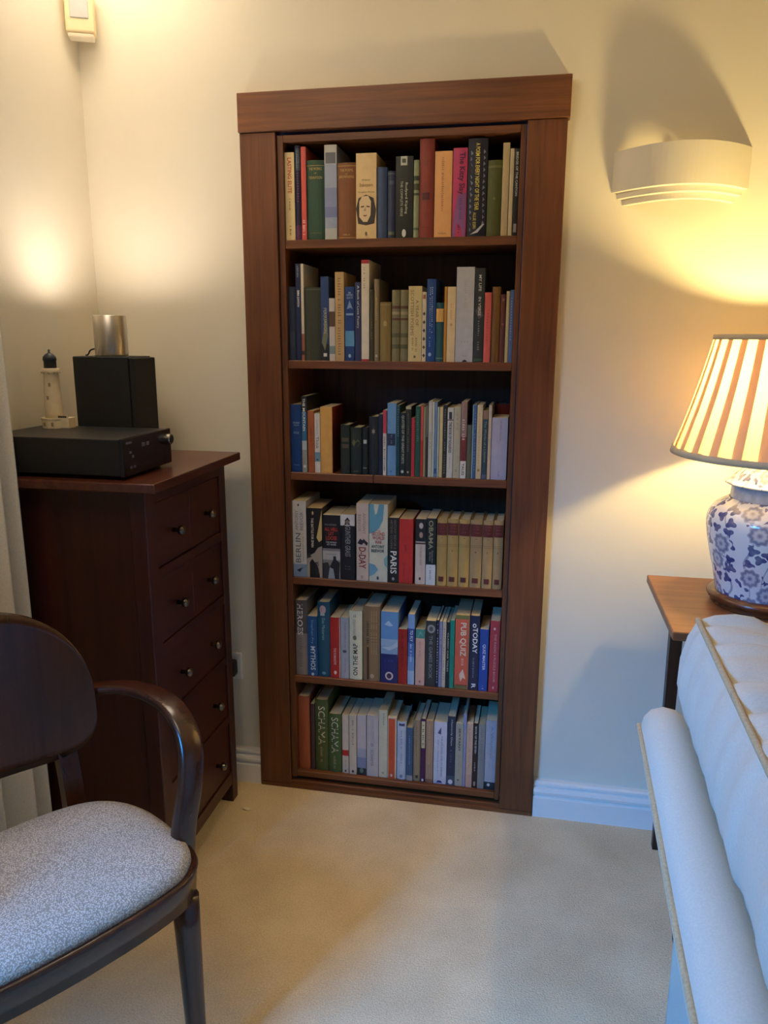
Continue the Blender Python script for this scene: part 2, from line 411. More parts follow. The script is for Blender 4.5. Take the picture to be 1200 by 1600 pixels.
# (left px, right px at the foot of the spine, top px, colour, kind, label, depth, printed extras)
S1 = [
 (446, 461.6, 238, (222, 200, 148), 'p', 'cream paperback with red upright lettering, leftmost', .12, [T('LASTING ELITE', 'down', .54, .94, .3, .72, (186, 66, 40), 1), MK('down', .34, .48, .4, .6, (120, 90, 60), 9), MK('down', .05, .17, .4, .65, (120, 90, 60), 6)]),
 (462, 471.6, 227, (34, 32, 58), 'h', 'slim navy and purple book between cream and salmon red books', .15, [Bd(.74, .97, (60, 76, 88), .2, .9), MK('down', .76, .95, .35, .75, (190, 196, 190), 10), MK('down', .4, .72, .4, .7, (110, 60, 100), 12), Bd(.0, .16, (84, 40, 78))]),
 (472, 479.6, 229, (196, 84, 76), 'p', 'slim salmon red book beside a dark green one', .14, [MK('down', .03, .22, .2, .8, (220, 190, 190), 10)]),
 (480, 507.5, 250, (44, 74, 58), 'h', 'thick dark green clothbound volume with gold title', .13, [T('THE WORKS', 'flat', .875, .91, .14, .86, GLD), T('of', 'flat', .83, .85, .45, .58, GLD), T('TENNYSON', 'flat', .765, .80, .14, .88, GLD), Bd(.93, .935, GLD), MK('flat', .08, .095, .2, .8, (130, 110, 60), 9)]),
 (508, 527, 226, (150, 160, 182), 'p', 'pale blue book with a dark square near its top', .16, [Bd(.8, 1, (186, 188, 182)), Bd(.805, .92, (98, 102, 110), .08, .92), Bd(.0, .12, (176, 180, 176)), Bd(.35, .55, (128, 138, 172)), Bd(.24, .35, (112, 122, 164))]),
 (527.3, 556, 254, (118, 76, 46), 'h', 'thick brown clothbound volume with gold title', .13, [T('THE POEMS', 'flat', .885, .92, .15, .85, GLD), T('of', 'flat', .845, .865, .45, .57, GLD), T('BROWNING', 'flat', .80, .835, .12, .9, GLD), Bd(.955, .962, GLD), MK('flat', .05, .07, .3, .7, GLD, 6), Bd(.015, .022, GLD)]),
 (556.4, 588, 239, (222, 194, 142), 'p', 'thick cream paperback with a printed portrait low on its spine', .13, [T('William', 'flat', .68, .70, .28, .70, BLK), T('Shakespeare', 'flat', .60, .655, .16, .82, (120, 70, 40)), T('Complete Works', 'flat', .535, .56, .1, .9, BLK),
    G([(.1, .18), (.0, .36), (.12, .48), (.5, .52), (.86, .48), (.99, .34), (.9, .18), (.5, .16)], (60, 52, 46)), G([(.16, .26), (.16, .44), (.3, .5), (.6, .505), (.74, .44), (.72, .28), (.56, .2), (.36, .2)], (224, 200, 158)),
    G([(.24, .385), (.4, .39), (.4, .375), (.24, .37)], (70, 56, 46)), G([(.52, .39), (.68, .385), (.68, .37), (.52, .375)], (70, 56, 46)), G([(.38, .33), (.46, .37), (.5, .33)], (170, 140, 104)), G([(.34, .28), (.56, .28), (.5, .265), (.4, .265)], (110, 76, 60)), O(.5, .06, .05, .1, (110, 100, 90))]),
 (588.5, 604, 261, (58, 76, 108), 'h', 'plain mid blue clothbound book', .12, []),
 (605, 617, 267, (46, 56, 84), 'h', 'short dark navy book with faint bands', .12, [Bd(.95, .97, (92, 96, 110)), Bd(.8, .86, (74, 82, 106), .15, .85), Bd(.05, .1, (96, 104, 80), .1, .9)]),
 (617.6, 644.5, 244, (34, 38, 34), 'p', 'black paperback with white square above two lines of lettering', .13, [Bd(.89, 1.0, (188, 190, 176), .28, .66), Bd(.92, .97, (80, 84, 78), .36, .58), T('Rudyard Kipling', 'down', .3, .68, .52, .7, (206, 204, 186)), T('THE COMPLETE VERSE', 'down', .27, .7, .28, .42, (190, 186, 168)), O(.5, .06, .12, .22, (214, 214, 206))]),
 (645, 653.6, 250, (138, 146, 116), 'h', 'slim pale green book with dark bands', .13, [Bd(.74, .8, (58, 66, 52)), Bd(.62, .7, (64, 70, 54)), Bd(.55, .58, (58, 66, 52)), Bd(.1, .13, (84, 92, 74))]),
 (654, 676.5, 216, (128, 56, 48), 'h', 'tallest brick red book with a dark emblem', .17, [Bd(.385, .46, (82, 34, 34), .2, .72), MK('down', .39, .455, .3, .6, (50, 20, 22), 5), MK('flat', .765, .775, .2, .8, (100, 40, 38), 8), MK('flat', .1, .115, .2, .8, (100, 40, 38), 8)]),
 (677.6, 704.5, 236, (224, 168, 110), 'p', 'peach paperback with thin brown upright lettering', .14, [MK('down', .3, .95, .4, .55, (168, 116, 70), 30), T('MACMILLAN', 'flat', .035, .055, .26, .7, (110, 80, 60))]),
 (705.4, 727.4, 231, (176, 58, 100), 'p', 'bright magenta paperback with dark handwritten title', .13, [G([(.0, .0), (.92, .0), (.95, .5), (.35, .48), (.2, .3)], (130, 84, 138)), T('The Kitty Slay', 'down', .48, .95, .34, .86, (58, 26, 66), 1), MK('down', .2, .44, .5, .74, (92, 76, 130), 12), MK('down', .04, .14, .4, .6, (70, 40, 90), 6)]),
 (728, 758, 216, (32, 34, 50), 'h', 'black patterned hardback with yellow upright title', .15,
    [G([(.12 + .7 * random.random() * .2, q), (.2 + .1 * random.random(), q + .02), (.14, q + .05)], (112, 124, 150)) for q in [.05 + .06 * i for i in range(14)]] + [G([(.76 + .1 * random.random(), q), (.92, q + .02), (.82, q + .045)], (124, 128, 150)) for q in [.12 + .06 * i for i in range(13)]] +
    [T('A POEM FOR EVERY NIGHT OF THE YEAR', 'down', .27, .95, .4, .62, (216, 200, 96), 1), T('ALLIE ESIRI', 'down', .08, .25, .34, .5, (216, 200, 96)), G([(.2, .02), (.6, .04), (.95, .13), (.85, .13), (.5, .06)], (188, 190, 196))]),
 (759, 781, 250, (74, 78, 38), 'h', 'plain olive green clothbound book', .13, [Bd(.9, .93, (96, 98, 56)), O(.5, .5, .08, .1, (104, 104, 62))]),
 (781.4, 792, 223, (176, 158, 122), 'p', 'tall slim beige book near the right end', .16, []),
 (792.6, 799, 232, (196, 180, 144), 'p', 'thin cream booklet beside the slim beige book', .15, []),
 (799.5, 808, 232, (36, 34, 32), 'p', 'slim black book with white upright lettering at the right end', .14, [T('BRIDGE OF THE CANYON', 'down', .46, .96, .3, .74, (200, 196, 184), 1), Bd(.04, .14, (150, 140, 136), .2, .8)]),
]
S2 = [
 (450, 463.7, 448, (44, 54, 72), 'h', 'dull navy clothbound book, leftmost', .13, [Bd(.2, .4, (54, 62, 76), .2, .8)]),
 (464, 471.7, 412, (36, 46, 82), 'p', 'tall navy book with short white upright lettering', .15, [T('EMMA DAWSON', 'down', .56, .73, .3, .75, WHT, 1), MK('down', .86, .98, .3, .7, (140, 148, 160), 7)]),
 (472, 476.4, 412, (214, 204, 184), 'p', 'thin white book with a brown foot beside the tall navy one', .15, [Bd(.0, .28, (150, 92, 70)), Bd(.06, .1, (30, 30, 40))]),
 (476.8, 501.8, 449, (58, 62, 52), 'h', 'wide plain dark grey green volume', .13, [Bd(.965, .98, (88, 92, 78))]),
 (502.2, 514.4, 432, (48, 70, 116), 'p', 'blue book with olive drawing and small white square at its foot', .13, [Bd(.0, .2, (34, 38, 46)), G([(.1, .22), (.5, .12), (.9, .3), (.7, .62), (.4, .4)], (116, 118, 92)), T('PERSUASION', 'down', .33, .63, .35, .75, (178, 180, 160)), Bd(.05, .09, (206, 206, 198), .3, .75)]),
 (514.8, 523.8, 466, (196, 190, 184), 'p', 'short white book with brown and teal blocks', .12, [Bd(.55, .79, (86, 66, 46)), Bd(.11, .24, (122, 140, 142))]),
 (524.2, 538, 425, (186, 156, 108), 'p', 'tan book with faded brown upright title', .15, [MK('down', .06, .94, .3, .7, (142, 112, 70), 30)]),
 (539.4, 553.9, 448, (36, 62, 118), 'p', 'bright blue book with pale lettering and a light blue panel', .13, [T('THE', 'flat', .91, .93, .35, .62, WHT), T('OXFORD', 'flat', .875, .905, .15, .85, (180, 196, 214)), T('BOOK OF', 'flat', .84, .865, .2, .85, (180, 196, 214)), G([(.2, .7), (.5, .82), (.85, .7), (.6, .72)], (128, 152, 190)), Bd(.62, .645, (130, 156, 190), .12, .9), Bd(.2, .41, (86, 142, 184)), O(.5, .07, .14, .2, (170, 190, 210))]),
 (554.8, 563.8, 441, (54, 58, 92), 'p', 'indigo book with slanted white title', .13, [T('A Book of Love Poetry', 'down', .42, .96, .3, .75, (206, 206, 206), 1)]),
 (564.6, 576.7, 406, (218, 208, 186), 'p', 'tall white book with a red top edge', .16, [Bd(.965, 1.0, (170, 50, 58)), Bd(.0, .02, (170, 50, 58)), MK('down', .72, .93, .3, .5, (150, 130, 120), 12)]),
 (577.6, 583.8, 452, (66, 62, 46), 'h', 'slim dark olive book right of the tall white one', .12, [MK('down', .3, .6, .3, .7, (96, 90, 66), 8)]),
 (584.4, 592, 436, (126, 112, 88), 'h', 'slim grey brown book with gold upright lettering', .14, [MK('down', .5, .78, .35, .65, (196, 160, 100), 12), Bd(.05, .08, (190, 180, 170), .3, .7)]),
 (592.8, 610.2, 472, (132, 112, 62), 'h', 'short olive gold volume with a small ornament', .11, [O(.5, .64, .16, .24, (170, 150, 92)), Bd(.95, .96, (160, 140, 84))]),
 (611.5, 624, 453, (118, 112, 82), 'h', 'left one of two matching grey green tartan bound volumes', .12, [Bd(.74, .78, (92, 60, 54)), Bd(.66, .7, (150, 140, 112)), Bd(.58, .61, (92, 60, 54)), Bd(.34, .4, (86, 88, 62)), Bd(.18, .24, (86, 88, 62))]),
 (624.6, 636.7, 453, (122, 116, 86), 'h', 'right one of two matching grey green tartan bound volumes', .12, [Bd(.74, .78, (92, 60, 54)), Bd(.66, .7, (150, 140, 112)), Bd(.58, .61, (92, 60, 54)), Bd(.34, .4, (86, 88, 62)), Bd(.18, .24, (86, 88, 62))]),
 (637.2, 658, 447, (206, 188, 134), 'p', 'cream hardback with two columns of brown upright capitals', .13, [T('A YEAR OF', 'down', .48, .82, .55, .76, (128, 100, 60)), T('SCOTTISH POEMS', 'down', .35, .95, .16, .4, (128, 100, 60)), MK('down', .1, .32, .55, .7, (140, 112, 72), 9), MK('down', .14, .32, .28, .42, (140, 112, 72), 8), O(.5, .065, .08, .1, (90, 70, 50))]),
 (658.4, 665, 456, (206, 192, 164), 'p', 'slim cream book with a column of dark diamonds', .12, [G([(.5, q), (.85, q + .03), (.5, q + .06), (.15, q + .03)], (74, 60, 46)) for q in [.06 + .12 * i for i in range(6)]] + [Bd(.9, .96, (150, 90, 80), .2, .8)]),
 (665.6, 679.2, 436, (42, 72, 128), 'p', 'mid blue book with two lines of white lettering', .14, [MK('down', .35, .93, .55, .68, (186, 198, 214), 26), MK('down', .18, .93, .32, .46, (150, 170, 200), 30), O(.4, .09, .18, .22, (150, 176, 210))]),
 (679.6, 692, 473, (32, 76, 86), 'h', 'teal book with an orange paper label', .12, [Bd(.68, .9, (210, 164, 92), .02, .98), Bd(.05, .07, (100, 124, 110))]),
 (692.4, 696.6, 448, (186, 130, 48), 'p', 'thin orange book beside a cream one', .13, []),
 (697, 710, 448, (218, 194, 150), 'p', 'cream book with one small ring on its spine', .13, [MK('down', .56, .78, .4, .55, (170, 140, 100), 10), O(.5, .5, .12, .14, (120, 92, 60)), O(.5, .5, .07, .08, (218, 194, 150))]),
 (710.4, 738, 417, (178, 180, 186), 'p', 'large pale grey book with a dark notch at its foot', .16, [MK('down', .55, .85, .45, .62, (166, 168, 176), 14), G([(.41, .002), (.45, .018), (.55, .026), (.65, .018), (.69, .002)], (40, 36, 34)), MK('flat', .06, .075, .4, .7, (130, 132, 140), 6), MK('flat', .215, .225, .3, .8, (150, 152, 160), 3)]),
 (738.8, 754, 419, (48, 50, 52), 'p', 'black book with bold white upright lettering', .15, [T('MY LIFE', 'down', .76, .93, .38, .66, (196, 196, 190), 1), T('IN VERSE', 'down', .5, .7, .38, .66, (196, 196, 190), 1), G([(.1, .55), (.5, .62), (.9, .5), (.5, .46)], (90, 80, 78)), MK('down', .1, .45, .4, .6, (130, 128, 124), 14), Bd(.01, .04, (60, 84, 60))]),
 (754.4, 765, 457, (196, 92, 86), 'p', 'salmon pink book', .13, [MK('down', .3, .8, .4, .6, (170, 66, 66), 12)]),
 (765.4, 778.4, 448, (108, 76, 36), 'h', 'plain tobacco brown book', .14, []),
 (778.9, 787, 460, (92, 46, 44), 'h', 'dark maroon book with two pale marks', .13, [Bd(.9, .94, (140, 90, 84), .3, .75), Bd(.55, .58, (140, 90, 84), .3, .75)]),
 (787.6, 792.6, 455, (190, 172, 128), 'p', 'thin cream book second from the right end', .13, []),
 (793, 799.6, 453, (86, 106, 148), 'p', 'slim light blue book at the right end', .13, [MK('down', .3, .9, .3, .6, (150, 164, 190), 16)]),
]
S3 = [
 (456, 472, 632, (30, 64, 124), 'p', 'royal blue book with pale title, leftmost', .12, [MK('flat', .72, .75, .2, .85, (150, 170, 200), 7), MK('flat', .69, .71, .25, .8, (150, 170, 200), 6), MK('flat', .57, .61, .25, .8, (130, 154, 190), 6), MK('flat', .1, .115, .2, .85, (130, 150, 190), 9)]),
 (472.6, 480.4, 619, (60, 110, 158), 'p', 'slim book with white capitals over a blue and grey picture', .14, [Bd(.8, 1, (40, 42, 44)), Bd(.0, .3, (150, 150, 148)), Bd(.3, .42, (176, 190, 204)), T('THE MOUNTAIN', 'down', .55, .97, .25, .75, WHT, 1), O(.5, .08, .25, .3, (220, 220, 216))]),
 (481.8, 491.8, 642, (160, 92, 58), 'p', 'terracotta paperback', .11, [MK('down', .5, .72, .4, .6, (110, 50, 30), 7), MK('down', .1, .28, .4, .6, (130, 70, 46), 6)]),
 (492.2, 500.8, 646, (214, 210, 204), 'p', 'short white book with a blue block', .11, [T('Think', 'down', .41, .61, .22, .78, (70, 70, 80)), MK('down', .65, .9, .4, .6, (160, 160, 165), 8), Bd(.19, .35, (110, 146, 166)), O(.5, .225, .16, .16, (40, 60, 84))]),
 (501.2, 519.6, 636, (210, 164, 92), 'p', 'thick golden yellow book with red covers', .13, []),
 (532, 546.4, 664, (38, 46, 40), 'h', 'short black green book with two dull gold labels', .10, [Bd(.66, .74, (88, 78, 58), .15, .9), Bd(.53, .61, (88, 78, 58), .15, .9)]),
 (547.6, 564.6, 668, (34, 42, 38), 'h', 'black book with a dull gold ornament', .10, [G([(.1, .68), (.3, .75), (.5, .7), (.7, .75), (.9, .68), (.7, .6), (.3, .6)], (98, 98, 60)), MK('flat', .06, .08, .3, .75, (130, 130, 110), 5)]),
 (565.4, 574.8, 668, (30, 38, 38), 'h', 'slim black book with a white tag high on its spine', .10, [Bd(.66, .74, (190, 190, 186), .25, .8), Bd(.13, .15, (150, 150, 140), .2, .8)]),
 (575.8, 591, 651, (36, 40, 44), 'h', 'black book with a silver star', .11, [G([(.5 + (.24 if k % 2 == 0 else .11) * math.cos(math.pi / 2 + k * math.pi / 6), .75 + (.055 if k % 2 == 0 else .026) * math.sin(math.pi / 2 + k * math.pi / 6)) for k in range(12)], (140, 132, 120))]),
 (591.4, 597.4, 647, (40, 42, 62), 'p', 'slim dark indigo book', .12, []),
 (598, 603.5, 641, (206, 198, 184), 'p', 'slim white book with a red upper third', .12, [Bd(.65, 1.0, (186, 62, 76)), MK('down', .06, .6, .25, .75, (80, 70, 70), 20)]),
 (604.8, 618.4, 630, (104, 146, 186), 'p', 'sky blue book with a navy label', .13, [Bd(.42, .585, (38, 48, 72), .02, .92), MK('down', .44, .57, .4, .6, (130, 140, 160), 5), O(.45, .06, .1, .12, (50, 90, 150))]),
 (618.8, 624, 633, (36, 70, 76), 'p', 'slim dark teal book beside the sky blue one', .13, [MK('down', .55, .95, .3, .7, (110, 140, 140), 12)]),
 (624.4, 632.6, 645, (34, 44, 42), 'p', 'dark book with crowded white upright capitals', .12, [T('QUOTES OF THE GREAT POETS', 'down', .2, .96, .25, .8, (186, 178, 164), 1), O(.5, .07, .28, .3, (196, 190, 176))]),
 (633, 641.4, 635, (46, 46, 38), 'p', 'brown black book with a cream top', .13, [Bd(.96, 1, (176, 168, 136)), MK('down', .35, .9, .35, .65, (110, 112, 100), 20), O(.5, .06, .18, .2, (190, 186, 170))]),
 (641.8, 647.4, 653, (172, 56, 62), 'p', 'short slim crimson book', .11, []),
 (648, 655.8, 635, (40, 84, 66), 'p', 'slim emerald green book', .12, [MK('down', .5, .95, .35, .65, (110, 140, 120), 14)]),
 (656.1, 660.2, 635, (196, 84, 76), 'p', 'thin salmon book with a red lower half', .12, [Bd(0, .52, (170, 44, 40))]),
 (660.4, 664, 636, (152, 142, 104), 'p', 'thin khaki book', .12, []),
 (664.2, 667.7, 631, (56, 52, 46), 'p', 'thin charcoal book', .12, [Bd(.55, .98, (110, 104, 96))]),
 (668, 673.8, 627, (192, 188, 172), 'p', 'slim off white book left of the thin blue one', .13, [MK('down', .35, .6, .3, .7, (130, 130, 120), 12)]),
 (674, 677.5, 628, (186, 188, 178), 'p', 'very thin grey white book', .13, []),
 (677.8, 681.5, 628, (110, 134, 166), 'p', 'thin powder blue book', .13, [Bd(.05, .12, (40, 70, 130))]),
 (681.7, 684.8, 636, (160, 174, 162), 'p', 'thin sage green book', .12, []),
 (685.1, 690.4, 636, (204, 184, 134), 'p', 'slim buttery cream book left of a black one', .12, []),
 (690.8, 696.5, 633, (46, 44, 40), 'p', 'slim black book with broken pale lettering', .12, [MK('down', .05, .95, .35, .65, (140, 134, 120), 26)]),
 (697, 706.5, 637, (206, 202, 188), 'p', 'white book with bold black upright capitals', .12, [Bd(.84, .94, (60, 56, 56), .25, .75), T('THE BOOK OF NONSENSE', 'down', .36, .8, .25, .75, (60, 58, 56), 1), MK('down', .1, .3, .4, .6, (170, 140, 130), 10), Bd(.82, .835, (90, 88, 84))]),
 (706.8, 717.6, 636, (176, 168, 142), 'p', 'plain stone grey book', .12, [MK('down', .68, .93, .45, .62, (130, 124, 104), 12), MK('down', .06, .14, .35, .6, (90, 84, 70), 4)]),
 (718, 727.4, 628, (110, 50, 46), 'p', 'maroon book with a white tag at its foot', .13, [Bd(.55, 1, (142, 114, 104)), MK('down', .5, .78, .25, .75, (210, 196, 186), 9), Bd(.0, .23, (212, 206, 192)), T('TALES', 'down', .04, .2, .3, .7, (50, 44, 44), 1)]),
 (727.7, 735.2, 664, (92, 96, 78), 'h', 'short moss grey book', .10, []),
 (735.5, 738, 633, (130, 156, 172), 'p', 'very thin pale blue book', .13, []),
 (738.2, 742, 632, (60, 92, 140), 'p', 'thin cobalt book', .13, [MK('down', .1, .9, .3, .7, (130, 150, 180), 20)]),
 (742.4, 751.2, 633, (206, 186, 146), 'p', 'ivory book with a faint gold emblem near its foot', .13, [MK('down', .2, .9, .4, .6, (180, 160, 120), 20), O(.5, .12, .25, .3, (150, 130, 74))]),
 (751.6, 759.8, 642, (48, 66, 72), 'p', 'dark slate book with a small flesh coloured top', .12, [Bd(.88, 1, (142, 112, 88)), T('The Works of a Lifetime', 'down', .25, .85, .3, .75, (150, 160, 150)), Bd(0, .07, (90, 90, 110))]),
 (760.2, 765.2, 633, (196, 176, 150), 'p', 'slim pinkish cream book', .13, []),
 (765.8, 790.4, 653, (170, 166, 182), 'p', 'wide plain lavender white book at the right end', .11, [MK('down', .62, .96, .52, .62, (120, 116, 130), 14), MK('down', .05, .15, .48, .56, (120, 116, 130), 6)]),
]
S4 = [
 (458, 479.9, 783, (202, 200, 196), 'p', 'thick white grey paperback lettered BERLIN upwards, leftmost', .15, [Bd(0, .17, (130, 150, 172)), G([(.25, .09), (.5, .06), (.6, .1), (.75, .13), (.5, .11)], (34, 40, 60)), T('BERLIN', 'up', .19, .58, .2, .58, (90, 92, 100)), T('ANTONY', 'up', .62, .88, .18, .42, (120, 120, 126)), T('BEEVOR', 'up', .62, .86, .55, .78, (120, 120, 126)), MK('down', .2, .58, .72, .82, (150, 150, 156), 18), O(.45, .95, .06, .09, (60, 60, 60))]),
 (480.2, 504, 794, (36, 32, 30), 'p', 'black and tan paperback with a ragged dark skyline', .14, [G([(0, 0), (1, 0), (1, .46), (.75, .44), (.5, .36), (.2, .32), (0, .26)], (164, 152, 136)), G([(1, .55), (1, .98), (.85, .8), (.65, .58), (.8, .52)], (204, 178, 116)), G([(.02, .3), (.15, .36), (.3, .3), (.12, .28)], (60, 54, 50)), T('THE BATTLE FOR SPAIN', 'down', .44, .86, .3, .46, (222, 216, 200), 1), T('ANTONY', 'up', .05, .24, .22, .44, (50, 46, 44), 1), T('BEEVOR', 'up', .05, .24, .56, .78, (50, 46, 44), 1), O(.42, .93, .06, .12, (214, 190, 150))]),
 (504.6, 532, 805, (32, 31, 33), 'p', 'black paperback with stacked red title over a grey war photograph', .13, [Bd(0, .48, (128, 124, 120)), Bd(.3, .44, (176, 172, 164)), G([(.0, .0), (.0, .24), (.3, .26), (.45, .16), (.5, .0)], (52, 50, 50)), G([(.5, .0), (.42, .2), (.6, .3), (.62, .36), (.76, .36), (.78, .3), (.98, .26), (.92, .0)], (36, 35, 36)), G([(.3, .0), (.4, .18), (.6, .16), (.7, .0)], (150, 152, 156)),
    T('ALL HELL', 'flat', .755, .81, .12, .88, (188, 62, 52), 1), T('LET', 'flat', .69, .74, .35, .65, (188, 62, 52), 1), T('LOOSE', 'flat', .615, .675, .2, .82, (188, 62, 52), 1), T('MAX HASTINGS', 'flat', .84, .865, .15, .8, (150, 150, 150)), T('THE WORLD', 'flat', .565, .59, .2, .8, WHT), T('AT WAR', 'flat', .53, .555, .25, .78, WHT), MK('flat', .385, .40, .2, .8, (60, 60, 60), 8)]),
 (532.4, 554.6, 804, (34, 32, 36), 'p', 'black paperback with a capped figure against a white top', .13, [Bd(.83, 1, (212, 206, 200)), G([(.05, .8), (.3, .85), (.34, .9), (.62, .9), (.66, .85), (.95, .8)], (30, 28, 32)), G([(.28, .9), (.5, .96), (.7, .9)], (26, 26, 28)), O(.49, .885, .13, .16, (130, 112, 104)), T('GUNTHER GRASS', 'down', .36, .82, .34, .7, (160, 158, 164)), MK('flat', .2, .215, .3, .7, (120, 120, 124), 6), MK('flat', .16, .175, .3, .7, (120, 120, 124), 6)]),
 (557, 576, 787, (206, 184, 164), 'p', 'pinkish cream paperback with bold red brown upright title', .14, [T('ANTONY', 'down', .61, .88, .52, .76, (150, 130, 118)), T('BEEVOR', 'down', .64, .86, .14, .38, (150, 130, 118)), G([(.08, .49), (.3, .55), (.5, .53), (.6, .55), (.8, .52), (.95, .5), (.85, .46), (.6, .5), (.45, .47), (.2, .48)], (54, 40, 40)), T('D-DAY', 'down', .16, .44, .2, .78, (132, 52, 44), 1), O(.45, .05, .08, .12, (110, 60, 60)), O(.45, .05, .05, .08, (206, 184, 164))]),
 (576.6, 605.2, 788, (206, 202, 178), 'p', 'thick pale turquoise and cream paperback with red capitals', .14, [G([(0, .62), (.0, 1), (.8, 1), (.75, .8), (.55, .7), (.3, .64)], (104, 156, 168)), G([(0, .06), (0, .24), (.3, .22), (.5, .16), (.3, .1)], (116, 158, 176)), G([(1, .18), (1, .36), (.8, .3), (.85, .22)], (132, 172, 168)), T('THE', 'flat', .65, .67, .4, .62, (176, 70, 60)), T('SECOND', 'flat', .60, .645, .14, .86, (176, 70, 60), 1), T('WORLD', 'flat', .55, .592, .18, .84, (176, 70, 60), 1), T('WAR', 'flat', .495, .54, .32, .7, (176, 70, 60), 1), T('ANTONY', 'flat', .44, .48, .12, .84, (50, 60, 60), 1), T('BEEVOR', 'flat', .385, .425, .12, .84, (50, 60, 60), 1), O(.48, .05, .06, .1, (60, 80, 80))]),
 (606, 622.5, 809, (40, 36, 34), 'p', 'black paperback lettered PARIS in large white capitals', .13, [T('PARIS', 'down', .14, .49, .22, .82, (226, 222, 212), 1), T('ANTONY BEEVOR &', 'down', .52, .97, .54, .76, (124, 112, 96)), T('ARTEMIS COOPER', 'down', .52, .97, .2, .42, (124, 112, 96)), O(.5, .06, .12, .16, (150, 150, 150))]),
 (622.8, 644.4, 811, (186, 52, 46), 'p', 'thick plain red paperback', .13, [MK('down', .48, .62, .42, .56, (110, 26, 26), 9), MK('down', .12, .34, .34, .46, (140, 34, 32), 10)]),
 (648, 664, 811, (208, 190, 172), 'p', 'pale pink paperback with two portraits on a black top', .12, [Bd(.66, 1, (34, 32, 32)), O(.55, .9, .2, .3, (196, 180, 170)), O(.55, .76, .18, .3, (176, 140, 120)), Bd(.62, .645, (90, 60, 54)), T('THE NIXON YEARS', 'down', .3, .6, .42, .64, (170, 140, 124)), O(.48, .09, .1, .16, (40, 38, 38))]),
 (664.6, 679.8, 810, (38, 40, 38), 'p', 'black paperback with large grey capitals above a white foot', .13, [Bd(.0, .31, (206, 208, 206)), T('OBAMA', 'down', .54, .97, .24, .72, (150, 146, 112), 1), T('Dreams from', 'down', .34, .52, .58, .74, (170, 168, 150)), T('My Father', 'down', .36, .5, .3, .5, (170, 168, 150)), MK('down', .08, .28, .4, .54, (120, 124, 124), 8)]),
]
_pos = ['first', 'second', 'third', 'fourth', 'fifth', 'sixth']
for i, (a, b, t) in enumerate([(681, 696.6, 811), (697.2, 714.2, 811), (714.8, 731.8, 812), (732.4, 751, 813), (751.6, 767.6, 814), (768.2, 783, 814)]):
    S4.append((a, b, t, (172, 142, 84) if i < 3 else (160, 134, 92), 'h', _pos[i] + ' from left of six matching tan volumes with maroon labels', .12,
               [Bd(.76, .94, (96, 38, 36), .02, .98), G([(.05, .765), (.95, .765), (.5, .72)], (96, 38, 36)), MK('flat', .9, .915, .2, .8, (140, 84, 60), 5), MK('flat', .86, .875, .25, .75, (140, 84, 60), 4), MK('flat', .81, .825, .2, .8, (140, 84, 60), 5),
                Bd(.625, .63, (130, 96, 56)), Bd(.6, .605, (130, 96, 56)), MK('flat', .52, .55, .4, .6, (110, 70, 40), 1), Bd(.07, .145, (88, 40, 34), .22, .74)]))
